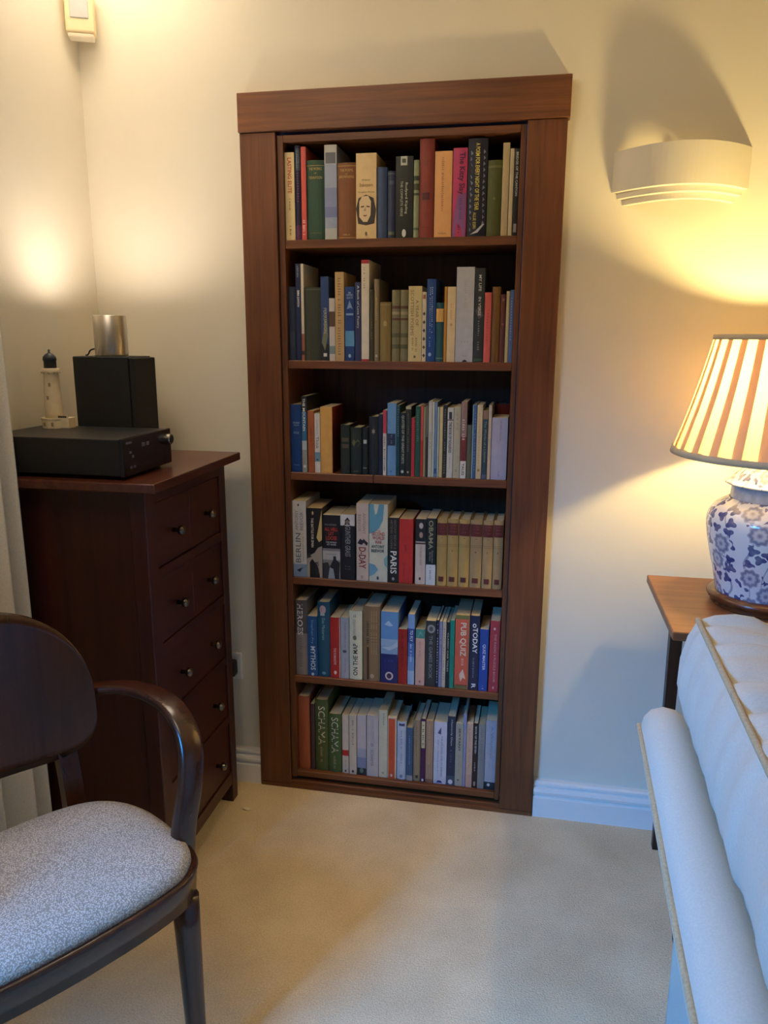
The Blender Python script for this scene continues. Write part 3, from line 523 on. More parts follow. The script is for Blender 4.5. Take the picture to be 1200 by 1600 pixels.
S5 = [
 (463, 481, 938, (138, 126, 118), 'h', 'grey hardback lettered HEROES in white, leftmost', .14, [Bd(.56, 1, (84, 76, 74)), T('HEROES', 'down', .54, .95, .18, .66, (218, 214, 206), 1), MK('down', .1, .5, .35, .6, (120, 108, 100), 12)]),
 (481.4, 496.6, 963, (38, 82, 132), 'p', 'bright blue paperback lettered MYTHOS in white', .13, [T('Stephen Fry', 'down', .54, .94, .34, .64, (130, 176, 214)), T('MYTHOS', 'down', .1, .5, .3, .8, (206, 216, 222), 1), O(.5, .03, .14, .16, WHT)]),
 (497, 516, 941, (34, 82, 104), 'h', 'taller teal hardback with a small oval face at its top', .14, [O(.45, .9, .26, .36, (190, 160, 160)), Bd(.82, .86, (170, 176, 180), .25, .6), T('Dan Masterton', 'down', .5, .79, .38, .62, (140, 176, 180)), O(.5, .05, .16, .12, (110, 150, 166))]),
 (516.6, 532, 965, (170, 44, 38), 'p', 'red paperback with white upright title', .12, [Bd(0, 1, (212, 186, 170), .92, 1.0), T('THE ROMANOVS', 'down', .22, .5, .34, .6, (222, 180, 168), 1), O(.5, .09, .14, .2, (226, 200, 190))]),
 (532.6, 545.2, 965, (164, 164, 170), 'p', 'slim silver grey paperback', .12, [MK('down', .5, .95, .5, .68, (120, 124, 134), 16), O(.5, .45, .26, .2, (84, 88, 96)), MK('down', .1, .36, .5, .66, (120, 124, 134), 10)]),
 (545.8, 565.8, 955, (212, 208, 178), 'h', 'ivory hardback with black serif title reading upwards', .13, [T('ON THE MAP', 'up', .06, .53, .3, .66, (52, 46, 38), 1), T('SIMON GARFIELD', 'up', .66, .88, .3, .52, (150, 148, 130)), O(.44, .615, .15, .2, (110, 104, 90)), MK('flat', .91, .96, .34, .6, (110, 104, 90), 2)]),
 (567, 593.4, 948, (134, 108, 76), 'h', 'thick fawn brown book with rows of fine pale lettering', .14, [MK('down', .36, .95, .48, .56, (176, 150, 110), 30), MK('down', .36, .95, .62, .7, (176, 150, 110), 30), MK('down', .36, .95, .76, .84, (176, 150, 110), 30), MK('down', .46, .8, .22, .38, (58, 36, 24), 14), Bd(.02, .46, (74, 46, 30), .24, .36), O(.55, .07, .12, .14, (176, 156, 120))]),
 (594.8, 621.2, 956, (96, 142, 190), 'p', 'thick blue paperback with ship picture and white ring', .15, [Bd(0, .41, (32, 38, 96)), Bd(.41, .52, (130, 156, 184)), Bd(.52, .62, (150, 172, 196)), G([(.2, .82), (.45, .88), (.72, .81), (.5, .8)], (176, 196, 212)), G([(.0, .5), (.5, .46), (1, .52), (1, .6), (.6, .52)], (176, 190, 204)), O(.5, .1, .24, .26, (206, 190, 186)), O(.5, .1, .15, .17, (70, 40, 66)), MK('flat', .3, .34, .25, .75, (54, 62, 130), 6)]),
 (621.6, 635.6, 983, (150, 34, 28), 'p', 'short deep red paperback', .11, [MK('down', .3, .92, .4, .6, (96, 20, 18), 22)]),
 (636.4, 646.8, 960, (72, 106, 164), 'p', 'blue cloud patterned book lettered in white', .13, [Bd(0, .2, (164, 180, 200)), Bd(.2, .4, (110, 142, 188)), Bd(.8, 1, (118, 150, 196)), Bd(.6, .8, (42, 66, 130)), T('TO FLY', 'down', .62, .78, .3, .74, WHT, 1), MK('down', .3, .58, .34, .66, (214, 220, 228), 12)]),
 (648.4, 662.8, 983, (206, 164, 146), 'p', 'peach pink book with a teal picture at its top', .11, [Bd(.84, 1, (70, 136, 126)), G([(.2, .86), (.5, .97), (.8, .88)], (120, 170, 150)), MK('down', .5, .78, .4, .56, (176, 120, 104), 9), O(.5, .07, .12, .14, (150, 100, 90))]),
 (663.6, 679.8, 970, (54, 54, 54), 'p', 'black book with a round silver badge', .13, [O(.52, .88, .38, .44, (150, 148, 146)), O(.52, .88, .2, .24, (80, 80, 80)), T('THE GAMES BOOK', 'down', .12, .78, .34, .68, (128, 130, 130), 1)]),
 (680, 684.2, 969, (34, 36, 52), 'p', 'thin dark book with white lettering right of the silver badge', .13, [MK('down', .05, .95, .35, .7, (186, 186, 196), 22)]),
 (684.4, 689.2, 971, (138, 134, 166), 'p', 'thin lilac book', .13, [MK('down', .1, .9, .35, .65, (106, 100, 138), 20)]),
 (689.5, 695.2, 971, (186, 174, 152), 'p', 'thin beige book between lilac and black', .13, [MK('down', .1, .9, .35, .65, (140, 120, 110), 20)]),
 (695.5, 700.8, 972, (30, 36, 38), 'p', 'thin black book with pale capitals', .13, [T('CLASSIC CAR TALES', 'down', .25, .84, .3, .75, (170, 172, 160), 1)]),
 (701, 708.2, 969, (28, 124, 108), 'p', 'slim jade green book', .13, []),
 (709, 731, 961, (200, 92, 70), 'p', 'orange quiz book with tall cream capitals', .15, [Bd(.945, 1, (110, 112, 62)), Bd(0, .05, (110, 104, 62)), Bd(.05, .06, (120, 50, 40), .1, .9), T('PUB QUIZ', 'down', .45, .9, .3, .78, (226, 208, 180), 1), T('BOOK', 'down', .32, .42, .46, .64, (220, 196, 170)), G([(.34, .2), (.6, .28), (.8, .14), (.6, .16), (.44, .1)], (220, 190, 166)), Bd(0.0, 1.0, (150, 112, 76), .93, 1.0)]),
 (731.6, 746.2, 962, (36, 40, 66), 'p', 'navy book lettered TODAY in white', .15, [T('TODAY', 'down', .5, .84, .3, .82, (226, 224, 222), 1), O(.46, .87, .2, .24, (226, 224, 222)), O(.46, .87, .11, .13, (36, 40, 66)), MK('down', .17, .44, .36, .6, (120, 124, 148), 12), T('R', 'down', .03, .09, .3, .75, WHT, 1)]),
 (746.8, 760.6, 983, (38, 70, 148), 'p', 'shorter bright blue book with white title', .12, [T('QUIZ MASTER', 'down', .34, .76, .32, .7, (206, 212, 226), 1), MK('down', .03, .13, .4, .62, (170, 180, 210), 5)]),
 (762.4, 777.6, 970, (176, 60, 66), 'p', 'rose red paperback at the right end', .12, [O(.45, .89, .12, .14, (226, 190, 180)), T('THE RADIO 4 PUZZLE BOOK', 'down', .14, .82, .44, .66, (224, 176, 170)), O(.5, .06, .1, .16, (220, 150, 150))]),
]
S6 = [
 (464, 485, 1088, (150, 82, 56), 'h', 'plain terracotta hardback, leftmost', .13, []),
 (486.6, 492.8, 1100, (66, 48, 62), 'p', 'slim dark plum book', .12, []),
 (493.2, 513, 1094, (76, 92, 54), 'h', 'taller one of the two green books with white capitals', .15, [T('SCHAMA', 'down', .37, .91, .26, .78, (206, 208, 186)), MK('down', .1, .34, .4, .6, (150, 156, 120), 12)]),
 (513.4, 534, 1116, (72, 94, 52), 'h', 'shorter one of the two green books with white capitals', .14, [T('SCHAMA', 'down', .33, .94, .24, .76, (206, 208, 186)), MK('down', .06, .28, .4, .6, (150, 156, 120), 12)]),
 (535, 545.2, 1117, (204, 192, 172), 'p', 'slim cream paperback with a red band', .12, [Bd(.3, .4, (170, 36, 40)), MK('down', .1, .25, .4, .6, (160, 150, 140), 6), O(.5, .04, .15, .2, (80, 70, 66))]),
 (545.8, 557.2, 1118, (200, 190, 168), 'p', 'off white paperback with grey upright title', .12, [MK('down', .5, .92, .4, .66, (130, 122, 110), 14), O(.5, .05, .16, .2, (60, 60, 60))]),
 (558, 572.2, 1118, (192, 186, 184), 'p', 'white paperback fading to blue at its foot', .12, [Bd(0, .12, (40, 46, 52)), Bd(.12, .3, (128, 138, 166)), Bd(.3, .45, (164, 166, 178)), O(.5, .08, .2, .3, (90, 120, 110))]),
 (573, 591, 1118, (186, 180, 178), 'p', 'wide pale grey paperback with faint grey capitals', .12, [T('SCHAMA', 'down', .17, .44, .34, .6, (120, 116, 118)), O(.46, .52, .12, .15, (130, 126, 128)), O(.46, .52, .07, .1, (186, 180, 178)), MK('down', .6, .94, .5, .62, (160, 154, 154), 12)]),
 (591.6, 604.6, 1110, (200, 198, 174), 'p', 'ivory paperback left of the orange one', .13, [MK('down', .78, .96, .5, .7, (120, 124, 110), 8), O(.5, .07, .16, .16, (150, 156, 140))]),
 (605, 619, 1121, (206, 192, 168), 'p', 'orange spined paperback with white edges', .12, [Bd(.0, .98, (194, 84, 54), .1, .84), MK('down', .3, .9, .42, .56, (170, 66, 40), 20), O(.46, .05, .12, .18, (224, 200, 186))]),
 (619.6, 633.6, 1128, (184, 194, 208), 'h', 'white blue hardback with a dark cap on its spine', .12, [Bd(.93, .97, (54, 66, 104), .2, .85), MK('down', .25, .85, .42, .62, (130, 144, 170), 22), O(.5, .06, .18, .2, (120, 130, 150))]),
 (634.2, 644.2, 1137, (62, 92, 122), 'p', 'short steel blue paperback', .11, [Bd(0, .1, (150, 150, 150)), MK('down', .3, .85, .4, .6, (130, 156, 180), 16)]),
 (644.6, 656.2, 1126, (150, 132, 106), 'h', 'tan book with a small dark square at its foot', .13, [MK('down', .4, .9, .4, .56, (120, 100, 76), 16), Bd(.05, .1, (70, 56, 44), .35, .7)]),
 (656.6, 664, 1123, (74, 36, 74), 'p', 'purple book with a white and yellow panel', .13, [Bd(.54, .96, (206, 196, 150), .1, .85), MK('down', .56, .94, .3, .65, (110, 80, 60), 12), O(.45, .03, .25, .3, WHT)]),
 (664.3, 675.8, 1126, (164, 136, 112), 'p', 'fawn paperback with thin gold title', .12, [MK('down', .3, .94, .4, .54, (206, 180, 120), 22), Bd(0, .06, (130, 100, 80))]),
 (676.6, 696.8, 1128, (202, 202, 212), 'p', 'bright white book with small dark sail drawing', .13, [G([(.28, .82), (.55, .92), (.55, .8)], (74, 80, 116)), T('THE ATLANTIC AND ITS ENEMIES', 'down', .12, .78, .56, .68, (90, 98, 130)), MK('down', .16, .72, .3, .38, (110, 118, 150), 26), G([(.25, .02), (.35, .055), (.6, .055), (.7, .02)], (60, 60, 120))]),
 (697.2, 709.6, 1119, (40, 52, 74), 'p', 'navy paperback with white slanted title and a pale foot', .13, [Bd(0, .14, (70, 84, 100)), O(.5, .05, .3, .34, (214, 214, 214)), T('Heavenly Days', 'down', .58, .95, .4, .66, (190, 200, 206)), MK('down', .25, .52, .4, .62, (84, 104, 130), 10)]),
 (710, 721.8, 1130, (164, 160, 142), 'p', 'grey cream paperback with spaced black capitals', .12, [T('SEXTANT', 'down', .56, .92, .38, .66, (50, 48, 44), 1), MK('down', .2, .5, .45, .6, (140, 136, 120), 12), O(.45, .1, .12, .14, (90, 86, 80))]),
 (722, 726.4, 1115, (142, 144, 174), 'p', 'thin lavender book', .13, []),
 (726.8, 736.8, 1130, (196, 164, 140), 'p', 'peach beige paperback', .12, [MK('down', .3, .92, .4, .58, (170, 130, 104), 20), Bd(.0, .2, (186, 152, 132))]),
 (737.2, 744.6, 1130, (44, 34, 34), 'p', 'slim brown black book with white capitals', .12, [T('BOOK OF THE SEVEN', 'down', .54, .95, .32, .72, (190, 184, 180), 1), MK('down', .26, .4, .35, .7, (190, 184, 180), 6), Bd(.03, .1, (150, 140, 140), .3, .7)]),
 (745, 755.6, 1132, (138, 134, 128), 'p', 'plain mid grey paperback', .12, [MK('down', .4, .95, .4, .6, (112, 108, 104), 18)]),
 (756, 774.2, 1126, (168, 166, 172), 'p', 'silver white book with a dark foot at the right end', .13, [Bd(0, .11, (40, 44, 52)), O(.4, .07, .14, .16, (190, 190, 196)), T('A Wayfarer', 'down', .45, .92, .42, .66, (128, 128, 140))]),
]
# foot of the spines in the photograph, at the two ends of each shelf
FOOT = [((446, 373), (808, 370)), ((450, 563), (799, 567)), ((455, 739), (791, 750)), ((459, 901), (784, 923)), ((460, 1056), (779, 1083)), ((462, 1201), (774, 1226))]
BOOKS = []
for sh, rows in enumerate((S1, S2, S3, S4, S5, S6)):
    (ax, ay), (bx, by) = FOOT[sh]
    for (pl, pr, pt, rgb, kind, label, depth, ex) in rows:
        yb = ay + (by - ay) * ((pl + pr) / 2 - ax) / (bx - ax)
        y0 = YSP[sh] + (0.002 * random.random())
        xa = un(pl, yb, y0).x + 0.0003; xb = un(pr, yb, y0).x - 0.0003
        zt = un((pl + pr) / 2, pt, y0).z
        xa = max(xa, XI0 + 0.0006); xb = min(xb, XI1 - 0.0006)
        BOOKS.append(make_book(sh, xa, xb, zt, y0, depth, rgb, kind, label, ex))
# red book standing behind the lavender one on the third shelf
q0, q1 = un(765.8, 749, 0.017).x, un(790.4, 749, 0.017).x
make_book(2, q0 + 0.002, min(q1, XI1 - 0.001), SH[2] + 0.196, 0.140, 0.095, (120, 44, 42), 'h', 'dark red book standing behind the wide lavender white one')

# covers that show a different colour from their spine
def recover(sub, rgb):
    for b in BOOKS:
        if sub in b['label']:
            # thin board on the right cover, seen beside the spine
            cv = [c for c in b.children if c.name.startswith('cover')][0]
            xs = [v.co.x for v in cv.data.vertices]; ys = [v.co.y for v in cv.data.vertices]; zs = [v.co.z for v in cv.data.vertices]
            x = max(xs)
            box('cover_board', x, x + 0.0005, min(ys) + 0.004, max(ys), min(zs), max(zs), plain(rgb, rough=0.5), b)
recover('golden yellow', (128, 40, 26))
recover('white capitals over a blue', (40, 42, 40))

# ------------------------------------------------------------------ chest of drawers in the corner
ch = thing('chest_of_drawers', (-0.25, -0.31, 0), 'tall narrow dark mahogany chest of drawers in the corner', 'chest')
CX0, CX1, CY0, CY1 = -0.455, -0.050, -0.525, -0.070
box('top', CX0 - 0.002, -0.010, -0.556, -0.048, 1.046, 1.068, M['chest_top'], ch, 0.003, 2)
for (a, b, c, d) in ((CX1 - 0.04, CX1, CY0, CY0 + 0.047), (CX1 - 0.04, CX1, CY1 - 0.037, CY1), (CX0, CX0 + 0.04, CY0, CY0 + 0.045), (CX0, CX0 + 0.04, CY1 - 0.037, CY1)):
    box('post', a, b, c, d, 0.0, 1.046, M['chest_v'], ch, 0.002)
box('side_panel', CX0 + 0.04, CX1 - 0.04, CY0 + 0.008, CY0 + 0.022, 0.07, 1.046, M['chest_v'], ch)
box('side_panel', CX0 + 0.04, CX1 - 0.04, CY1 - 0.022, CY1 - 0.008, 0.07, 1.046, M['chest_v'], ch)
box('back_board', CX0 + 0.005, CX0 + 0.012, CY0 + 0.045, CY1 - 0.037, 0.07, 1.046, M['chest_v'], ch)
DY0, DY1 = CY0 + 0.047, CY1 - 0.037
rails = [(1.009, 1.046), (0.824, 0.849), (0.637, 0.662), (0.450, 0.475), (0.263, 0.288), (0.060, 0.101)]
for (a, b) in rails:
    box('rail', CX1 - 0.022, CX1 - 0.002, DY0, DY1, a, b, M['chest_h'], ch, 0.001)
for i in range(5):
    zt = rails[i][0] - 0.002; zb = rails[i + 1][1] + 0.002
    spans = [(DY0 + 0.002, (DY0 + DY1) / 2 - 0.001), ((DY0 + DY1) / 2 + 0.001, DY1 - 0.002)] if i < 2 else [(DY0 + 0.002, DY1 - 0.002)]
    for (a, b) in spans:
        dr = box('drawer', CX1 - 0.020, CX1 - 0.006, a, b, zb, zt, M['chest_h'], ch, 0.0012)
        for ky in ([(a + b) / 2] if i < 2 else [a + (b - a) * 0.25, a + (b - a) * 0.75]):
            prof = [(0.0, 0.0), (0.006, 0.0), (0.005, 0.012), (0.0105, 0.017), (0.0125, 0.023), (0.009, 0.029), (0.0, 0.031)]
            vs, fs, sg = [], [], 14
            for (r, x) in prof:
                for k in range(sg):
                    t = 2 * math.pi * k / sg; vs.append((CX1 - 0.007 + x, ky + r * math.cos(t), (zt + zb) / 2 - 0.006 + r * math.sin(t)))
            for p in range(len(prof) - 1):
                for k in range(sg): fs.append((p * sg + k, p * sg + (k + 1) % sg, (p + 1) * sg + (k + 1) % sg, (p + 1) * sg + k))
            pydata('knob', vs, fs, plain((120, 112, 102), rough=0.25, metal=1.0), dr, True)

# ------------------------------------------------------------------ hi-fi amplifier, loudspeaker, lighthouse, uplighter
am = thing('amplifier', (-0.27, -0.41, 1.068), 'black hi-fi amplifier on top of the chest', 'amplifier')
AX0, AX1, AY0, AY1, AZ0, AZ1 = -0.44, -0.100, -0.530, -0.302, 1.078, 1.160
box('casing', AX0, AX1, AY0, AY1, AZ0, AZ1, M['black'], am, 0.0015)
fp = box('front_panel', AX1, AX1 + 0.008, AY0 - 0.002, AY1 + 0.002, AZ0 - 0.002, AZ1 + 0.001, plain((18, 18, 24), rough=0.25), am, 0.001)
for (x, y) in ((AX0 + .03, AY0 + .03), (AX1 - .03, AY0 + .03), (AX0 + .03, AY1 - .03), (AX1 - .03, AY1 - .03)):
    lathe('foot', [(0, 1.068), (0.012, 1.068), (0.012, 1.0785), (0, 1.0785)], (x, y), M['black'], am, 16)
def xknob(name, x, y, z, r, ln, mat, parent):
    prof = [(0.0, 0.0), (r, 0.0), (r, ln * 0.9), (r * 0.9, ln), (0.0, ln)]; vs, fs, sg = [], [], 20
    for (rr, xx) in prof:
        for k in range(sg):
            t = 2 * math.pi * k / sg; vs.append((x + xx, y + rr * math.cos(t), z + rr * math.sin(t)))
    for p in range(len(prof) - 1):
        for k in range(sg): fs.append((p * sg + k, p * sg + (k + 1) % sg, (p + 1) * sg + (k + 1) % sg, (p + 1) * sg + k))
    return pydata(name, vs, fs, mat, parent, False)
xknob('volume_knob', AX1 + 0.008, AY1 - 0.022, 1.137, 0.013, 0.014, M['chrome'], fp)
xknob('volume_knob_cap', AX1 + 0.022, AY1 - 0.022, 1.137, 0.009, 0.002, M['black'], fp)
for (y, z, w, h) in ((-.505, 1.150, .022, .004), (-.44, 1.139, .012, .008), (-.42, 1.139, .010, .008), (-.50, 1.128, .008, .005), (-.49, 1.118, .006, .006), (-.50, 1.094, .006, .005), (-.485, 1.094, .006, .005)):
    box('button', AX1 + 0.008, AX1 + 0.0105, y - w / 2, y + w / 2, z - h / 2, z + h / 2, plain((96, 96, 112), rough=0.35), fp)

sp = thing('loudspeaker', (-0.28, -0.21, 1.068), 'black box loudspeaker standing behind the amplifier on the chest', 'loudspeaker')
box('cabinet', -0.365, -0.212, -0.270, -0.150, 1.068, 1.333, M['blackmatte'], sp, 0.002)
box('grille', -0.2105, -0.198, -0.268, -0.152, 1.071, 1.330, plain((27, 27, 28), rough=0.85, var=0.3, scale=500), sp, 0.003, 2)

lh = thing('lighthouse_model', (-0.395, -0.335, 1.160), 'small white model lighthouse with black lantern on the amplifier', 'model lighthouse')
lc = (-0.378, -0.345)
whl = plain((214, 200, 170), rough=0.7, var=0.05, scale=80)
blk = plain((36, 42, 48), rough=0.5)
lathe('base', [(0, 1.160), (0.030, 1.160), (0.0305, 1.170), (0.0305, 1.181), (0.032, 1.1815), (0.032, 1.185), (0, 1.185)], lc, whl, lh, 12, smooth=False)
box('annex', lc[0] + 0.018, lc[0] + 0.048, lc[1] - 0.016, lc[1] + 0.014, 1.160, 1.186, whl, lh, 0.001)
for k in range(5):
    box('battlement', lc[0] + 0.020 + 0.0058 * k, lc[0] + 0.0235 + 0.0058 * k, lc[1] - 0.016, lc[1] - 0.013, 1.186, 1.1905 if k < 4 else 1.194, blk if k < 4 else whl, lh)
lathe('tower', [(0, 1.185), (0.0225, 1.185), (0.0215, 1.20), (0.0190, 1.26), (0.0180, 1.293), (0.0205, 1.296), (0.0205, 1.306), (0, 1.306)], lc, whl, lh, 24)
for k in range(10):
    a_ = 2 * math.pi * k / 10; x, y = lc[0] + 0.0200 * math.cos(a_), lc[1] + 0.0200 * math.sin(a_)
    box('corbel', x - .0018, x + .0018, y - .0018, y + .0018, 1.2935, 1.297, plain((176, 160, 130), rough=0.7), lh)
lathe('lantern', [(0, 1.306), (0.0150, 1.306), (0.0150, 1.324), (0.0165, 1.325), (0.0155, 1.333), (0.009, 1.340), (0.003, 1.343), (0.0025, 1.350), (0, 1.352)], lc, blk, lh, 16)
for (a_, z) in ((-1.9, 1.166), (-1.2, 1.166), (-1.6, 1.23), (-1.3, 1.262)):
    r_ = 0.0300 if z < 1.2 else (0.0200 if z < 1.25 else 0.0187)
    x, y = lc[0] + r_ * math.cos(a_), lc[1] + r_ * math.sin(a_)
    box('little_window', x - .0024, x + .0024, y - .0014, y + .0010, z, z + .009, plain((150, 134, 108)), lh)

ul = thing('uplighter', (-0.285, -0.21, 1.333), 'brushed metal cylinder uplighter glowing on the loudspeaker', 'lamp')
uc = (-0.287, -0.212)
lathe('can', [(0.0, 1.333), (0.041, 1.333), (0.0415, 1.336), (0.0415, 1.434), (0.0405, 1.4355), (0.0385, 1.4345), (0.0385, 1.337), (0.0, 1.337)], uc, M['alu'], ul, 48)
mt, nt, b = new_mat('halogen_glass'); b.inputs['Emission Color'].default_value = (1, 0.82, 0.58, 1); b.inputs['Emission Strength'].default_value = 6
lathe('bulb', [(0, 1.41), (0.024, 1.41), (0.034, 1.4175), (0.034, 1.4185), (0, 1.4195)], uc, mt, ul, 24)
ld = bpy.data.lights.new('uplighter_light', 'POINT'); ld.energy = 0.34; ld.color = (1.0, 0.84, 0.70); ld.shadow_soft_size = 0.006
lo = bpy.data.objects.new('uplighter_light', ld); COL.objects.link(lo); lo.parent = ul; lo.location = Vector((uc[0], uc[1], 1.4275)) - ul.location
sd = bpy.data.lights.new('uplighter_beam', 'SPOT'); sd.energy = 640; sd.color = (1.0, 0.87, 0.74); sd.spot_size = math.radians(25); sd.spot_blend = 0.5; sd.shadow_soft_size = 0.012
so_ = bpy.data.objects.new('uplighter_beam', sd); COL.objects.link(so_); so_.parent = ul; so_.rotation_euler = (math.pi, 0, 0); so_.location = Vector((uc[0], uc[1], 1.4275)) - ul.location
tube('flex', [(uc[0] - 0.036, uc[1] - 0.018, 1.352), (uc[0] - 0.048, uc[1] - 0.02, 1.348), (uc[0] - 0.056, uc[1] - 0.02, 1.337), (uc[0] - 0.068, uc[1] - 0.01, 1.3355)], 0.002, M['black'], ul)

sd2 = bpy.data.lights.new('uplighter_spill', 'SPOT'); sd2.energy = 4.2; sd2.color = (1.0, 0.84, 0.70); sd2.spot_size = math.radians(165); sd2.spot_blend = 1.0; sd2.shadow_soft_size = 0.012
so2 = bpy.data.objects.new('uplighter_spill', sd2); COL.objects.link(so2); so2.parent = ul; so2.rotation_euler = (math.pi, 0, 0); so2.location = Vector((uc[0], uc[1], 1.4275)) - ul.location

# ------------------------------------------------------------------ alarm sensor in the corner, wall socket and plug
pr = thing('alarm_sensor', (-0.425, -0.01, 2.147), 'small cream motion sensor high up in the corner', 'sensor')
PM = Matrix.Translation((-0.425, -0.012, 0)) @ Matrix.Rotation(math.radians(24), 4, 'Z')
crm = plain((226, 208, 164), rough=0.45, var=0.02)
box('case', -0.036, 0.036, -0.026, 0.022, 2.158, 2.262, crm, pr, 0.005, 3, PM)
box('lens', -0.023, 0.023, -0.0285, -0.020, 2.190, 2.236, plain((170, 168, 164), rough=0.3), pr, 0.002, 2, PM)
box('look_down_lens', -0.033, 0.033, -0.022, 0.016, 2.147, 2.1585, plain((236, 226, 200), rough=0.3), pr, 0.004, 2, PM)

so = thing('wall_socket', (-0.10, WY, 0.34), 'white wall socket low beside the chest', 'socket')
box('plate', -0.200, -0.059, WY - 0.009, WY - 0.0005, 0.342, 0.430, M['skirt'], so, 0.002, 2)
pg = thing('plug', (-0.085, WY - 0.009, 0.36), 'black mains plug in the wall socket', 'plug')
box('plug_body', -0.112, -0.070, WY - 0.045, WY - 0.0095, 0.362, 0.412, M['blackmatte'], pg, 0.008, 2)
tube('lead', [(-0.09, WY - 0.03, 0.364), (-0.092, WY - 0.035, 0.33), (-0.11, WY - 0.03, 0.27), (-0.14, WY - 0.03, 0.20)], 0.0035, M['black'], pg)

# ------------------------------------------------------------------ curtain
cu_pts, n_u = [], 150
for i in range(n_u + 1):
    y = -0.556 - 0.40 * i / n_u
    x = -0.372 + 0.032 * math.sin(i * 0.21 + 1.9) + 0.010 * math.sin(i * 0.083)
    if i == 0: x = -0.38
    cu_pts.append((x, y))
vs, fs = [], []
zs = [0.012 + (2.28 - 0.012) * k / 24 for k in range(25)]
for (x, y) in cu_pts:
    for z in zs:
        k = 1.0 + 0.25 * (1 - z / 2.28)
        vs.append((-0.372 + (x + 0.372) * k, y, z))
for i in range(n_u):
    for k in range(24):
        a = i * 25 + k; fs.append((a, a + 25, a + 26, a + 1))
cu = pydata('curtain', vs, fs, M['curtain'], None, True)
md = cu.modifiers.new('thickness', 'SOLIDIFY'); md.thickness = 0.003
tag(cu, 'pale cream full length curtain hanging at the left wall', 'curtain')

# ------------------------------------------------------------------ armchair
CH0 = Vector((0.1225, -1.143, 0)); CL = Vector((0.55, 0.835, 0)).normalized(); CB = Vector((-0.835, 0.55, 0)).normalized()
def C(l, b, z): return CH0 + CL * l + CB * b + Vector((0, 0, z))
ar = thing('armchair', C(0, 0.2, 0), 'bentwood armchair with dark polished frame and speckled grey seat', 'armchair')
half = [(0, -0.022), (0.10, -0.018), (0.18, -0.006), (0.215, 0.012), (0.242, 0.045), (0.252, 0.10), (0.252, 0.17), (0.244, 0.23), (0.222, 0.285), (0.18, 0.325), (0.12, 0.346), (0.05, 0.355)]
hp = catmull([(a, b, 0) for a, b in half] + [(0, 0.356, 0)], 3)
outl = [(p.x, p.y) for p in hp] + [(-p.x, p.y) for p in reversed(hp[1:-1])]
cx, cy_ = 0.0, 0.165
def ring(s, z, ds=0.0):
    r = []
    for (l, b) in outl:
        dx, dy = l - cx, b - cy_; L_ = math.hypot(dx, dy)
        k = (L_ * s + ds) / L_ if L_ else 0
        r.append(C(cx + dx * k, cy_ + dy * k, z))
    return r
# upholstered seat
mt, nt, b = new_mat('seat_fabric')
tc = N(nt, 'ShaderNodeTexCoord'); vo = N(nt, 'ShaderNodeTexVoronoi'); vo.inputs['Scale'].default_value = 360
nt.links.new(tc.outputs['Object'], vo.inputs['Vector'])
rp = N(nt, 'ShaderNodeValToRGB'); rp.color_ramp.elements[0].position = 0.25; rp.color_ramp.elements[1].position = 0.62
rp.color_ramp.elements[0].color = s2l((216, 208, 196)) + (1,); rp.color_ramp.elements[1].color = s2l((158, 148, 134)) + (1,)
nt.links.new(vo.outputs['Distance'], rp.inputs['Fac']); nt.links.new(rp.outputs['Color'], b.inputs['Base Color'])
bp = N(nt, 'ShaderNodeBump'); bp.invert = True; bp.inputs['Strength'].default_value = 0.5; bp.inputs['Distance'].default_value = 0.002
nt.links.new(vo.outputs['Distance'], bp.inputs['Height']); nt.links.new(bp.outputs['Normal'], b.inputs['Normal'])
b.inputs['Roughness'].default_value = 0.85
M['seat'] = mt
rings = [ring(1, 0.436, -0.013), ring(1, 0.448, -0.006), ring(1, 0.460, -0.008), ring(1, 0.470, -0.022), ring(0.8, 0.479), ring(0.55, 0.484), ring(0.25, 0.486), ring(0.02, 0.486)]
loft('seat_cushion', rings, M['seat'], ar)
rings = [ring(1, 0.385, -0.012), ring(1, 0.388, 0.0), ring(1, 0.428, 0.003), ring(1, 0.440, 0.006), ring(1, 0.446, 0.003), ring(1, 0.447, -0.006), ring(1, 0.436, -0.014), ring(1, 0.40, -0.02)]
loft('seat_rail', rings + [rings[0]], M['chair'], ar, cap=False)
def leg(l0, b0, l1, b1, ztop, w0, w1):
    rr = []
    for k in range(7):
        t = k / 6; w = w0 + (w1 - w0) * t; l = l0 + (l1 - l0) * t; bb = b0 + (b1 - b0) * t; z = ztop * (1 - t)
        rr.append([C(l + w * math.copysign(abs(math.cos(a)) ** 0.75, math.cos(a)), bb + w * math.copysign(abs(math.sin(a)) ** 0.75, math.sin(a)), z) for a in [math.pi * 2 * j / 16 for j in range(16)]])
    loft('leg', rr, M['chair'], ar)
for s in (1, -1):
    leg(0.212 * s, 0.034, 0.210 * s, 0.014, 0.386, 0.0235, 0.015)
# rear legs run up to carry the backrest
for s in (1, -1):
    P = catmull([(0.165 * s, 0.42, 0.0), (0.163 * s, 0.385, 0.25), (0.160 * s, 0.372, 0.45), (0.160 * s, 0.410, 0.62), (0.158 * s, 0.420, 0.70)], 4)
    rr = []
    for i, p in enumerate(P):
        w = 0.019 if p.z > 0.1 else 0.016
        rr.append([C(p.x + dx * w, p.y + dy * w * 0.75, p.z) for dx, dy in ((-1, -1), (1, -1), (1, 1), (-1, 1))])
    loft('leg', rr, M['chair'], ar, smooth=False)
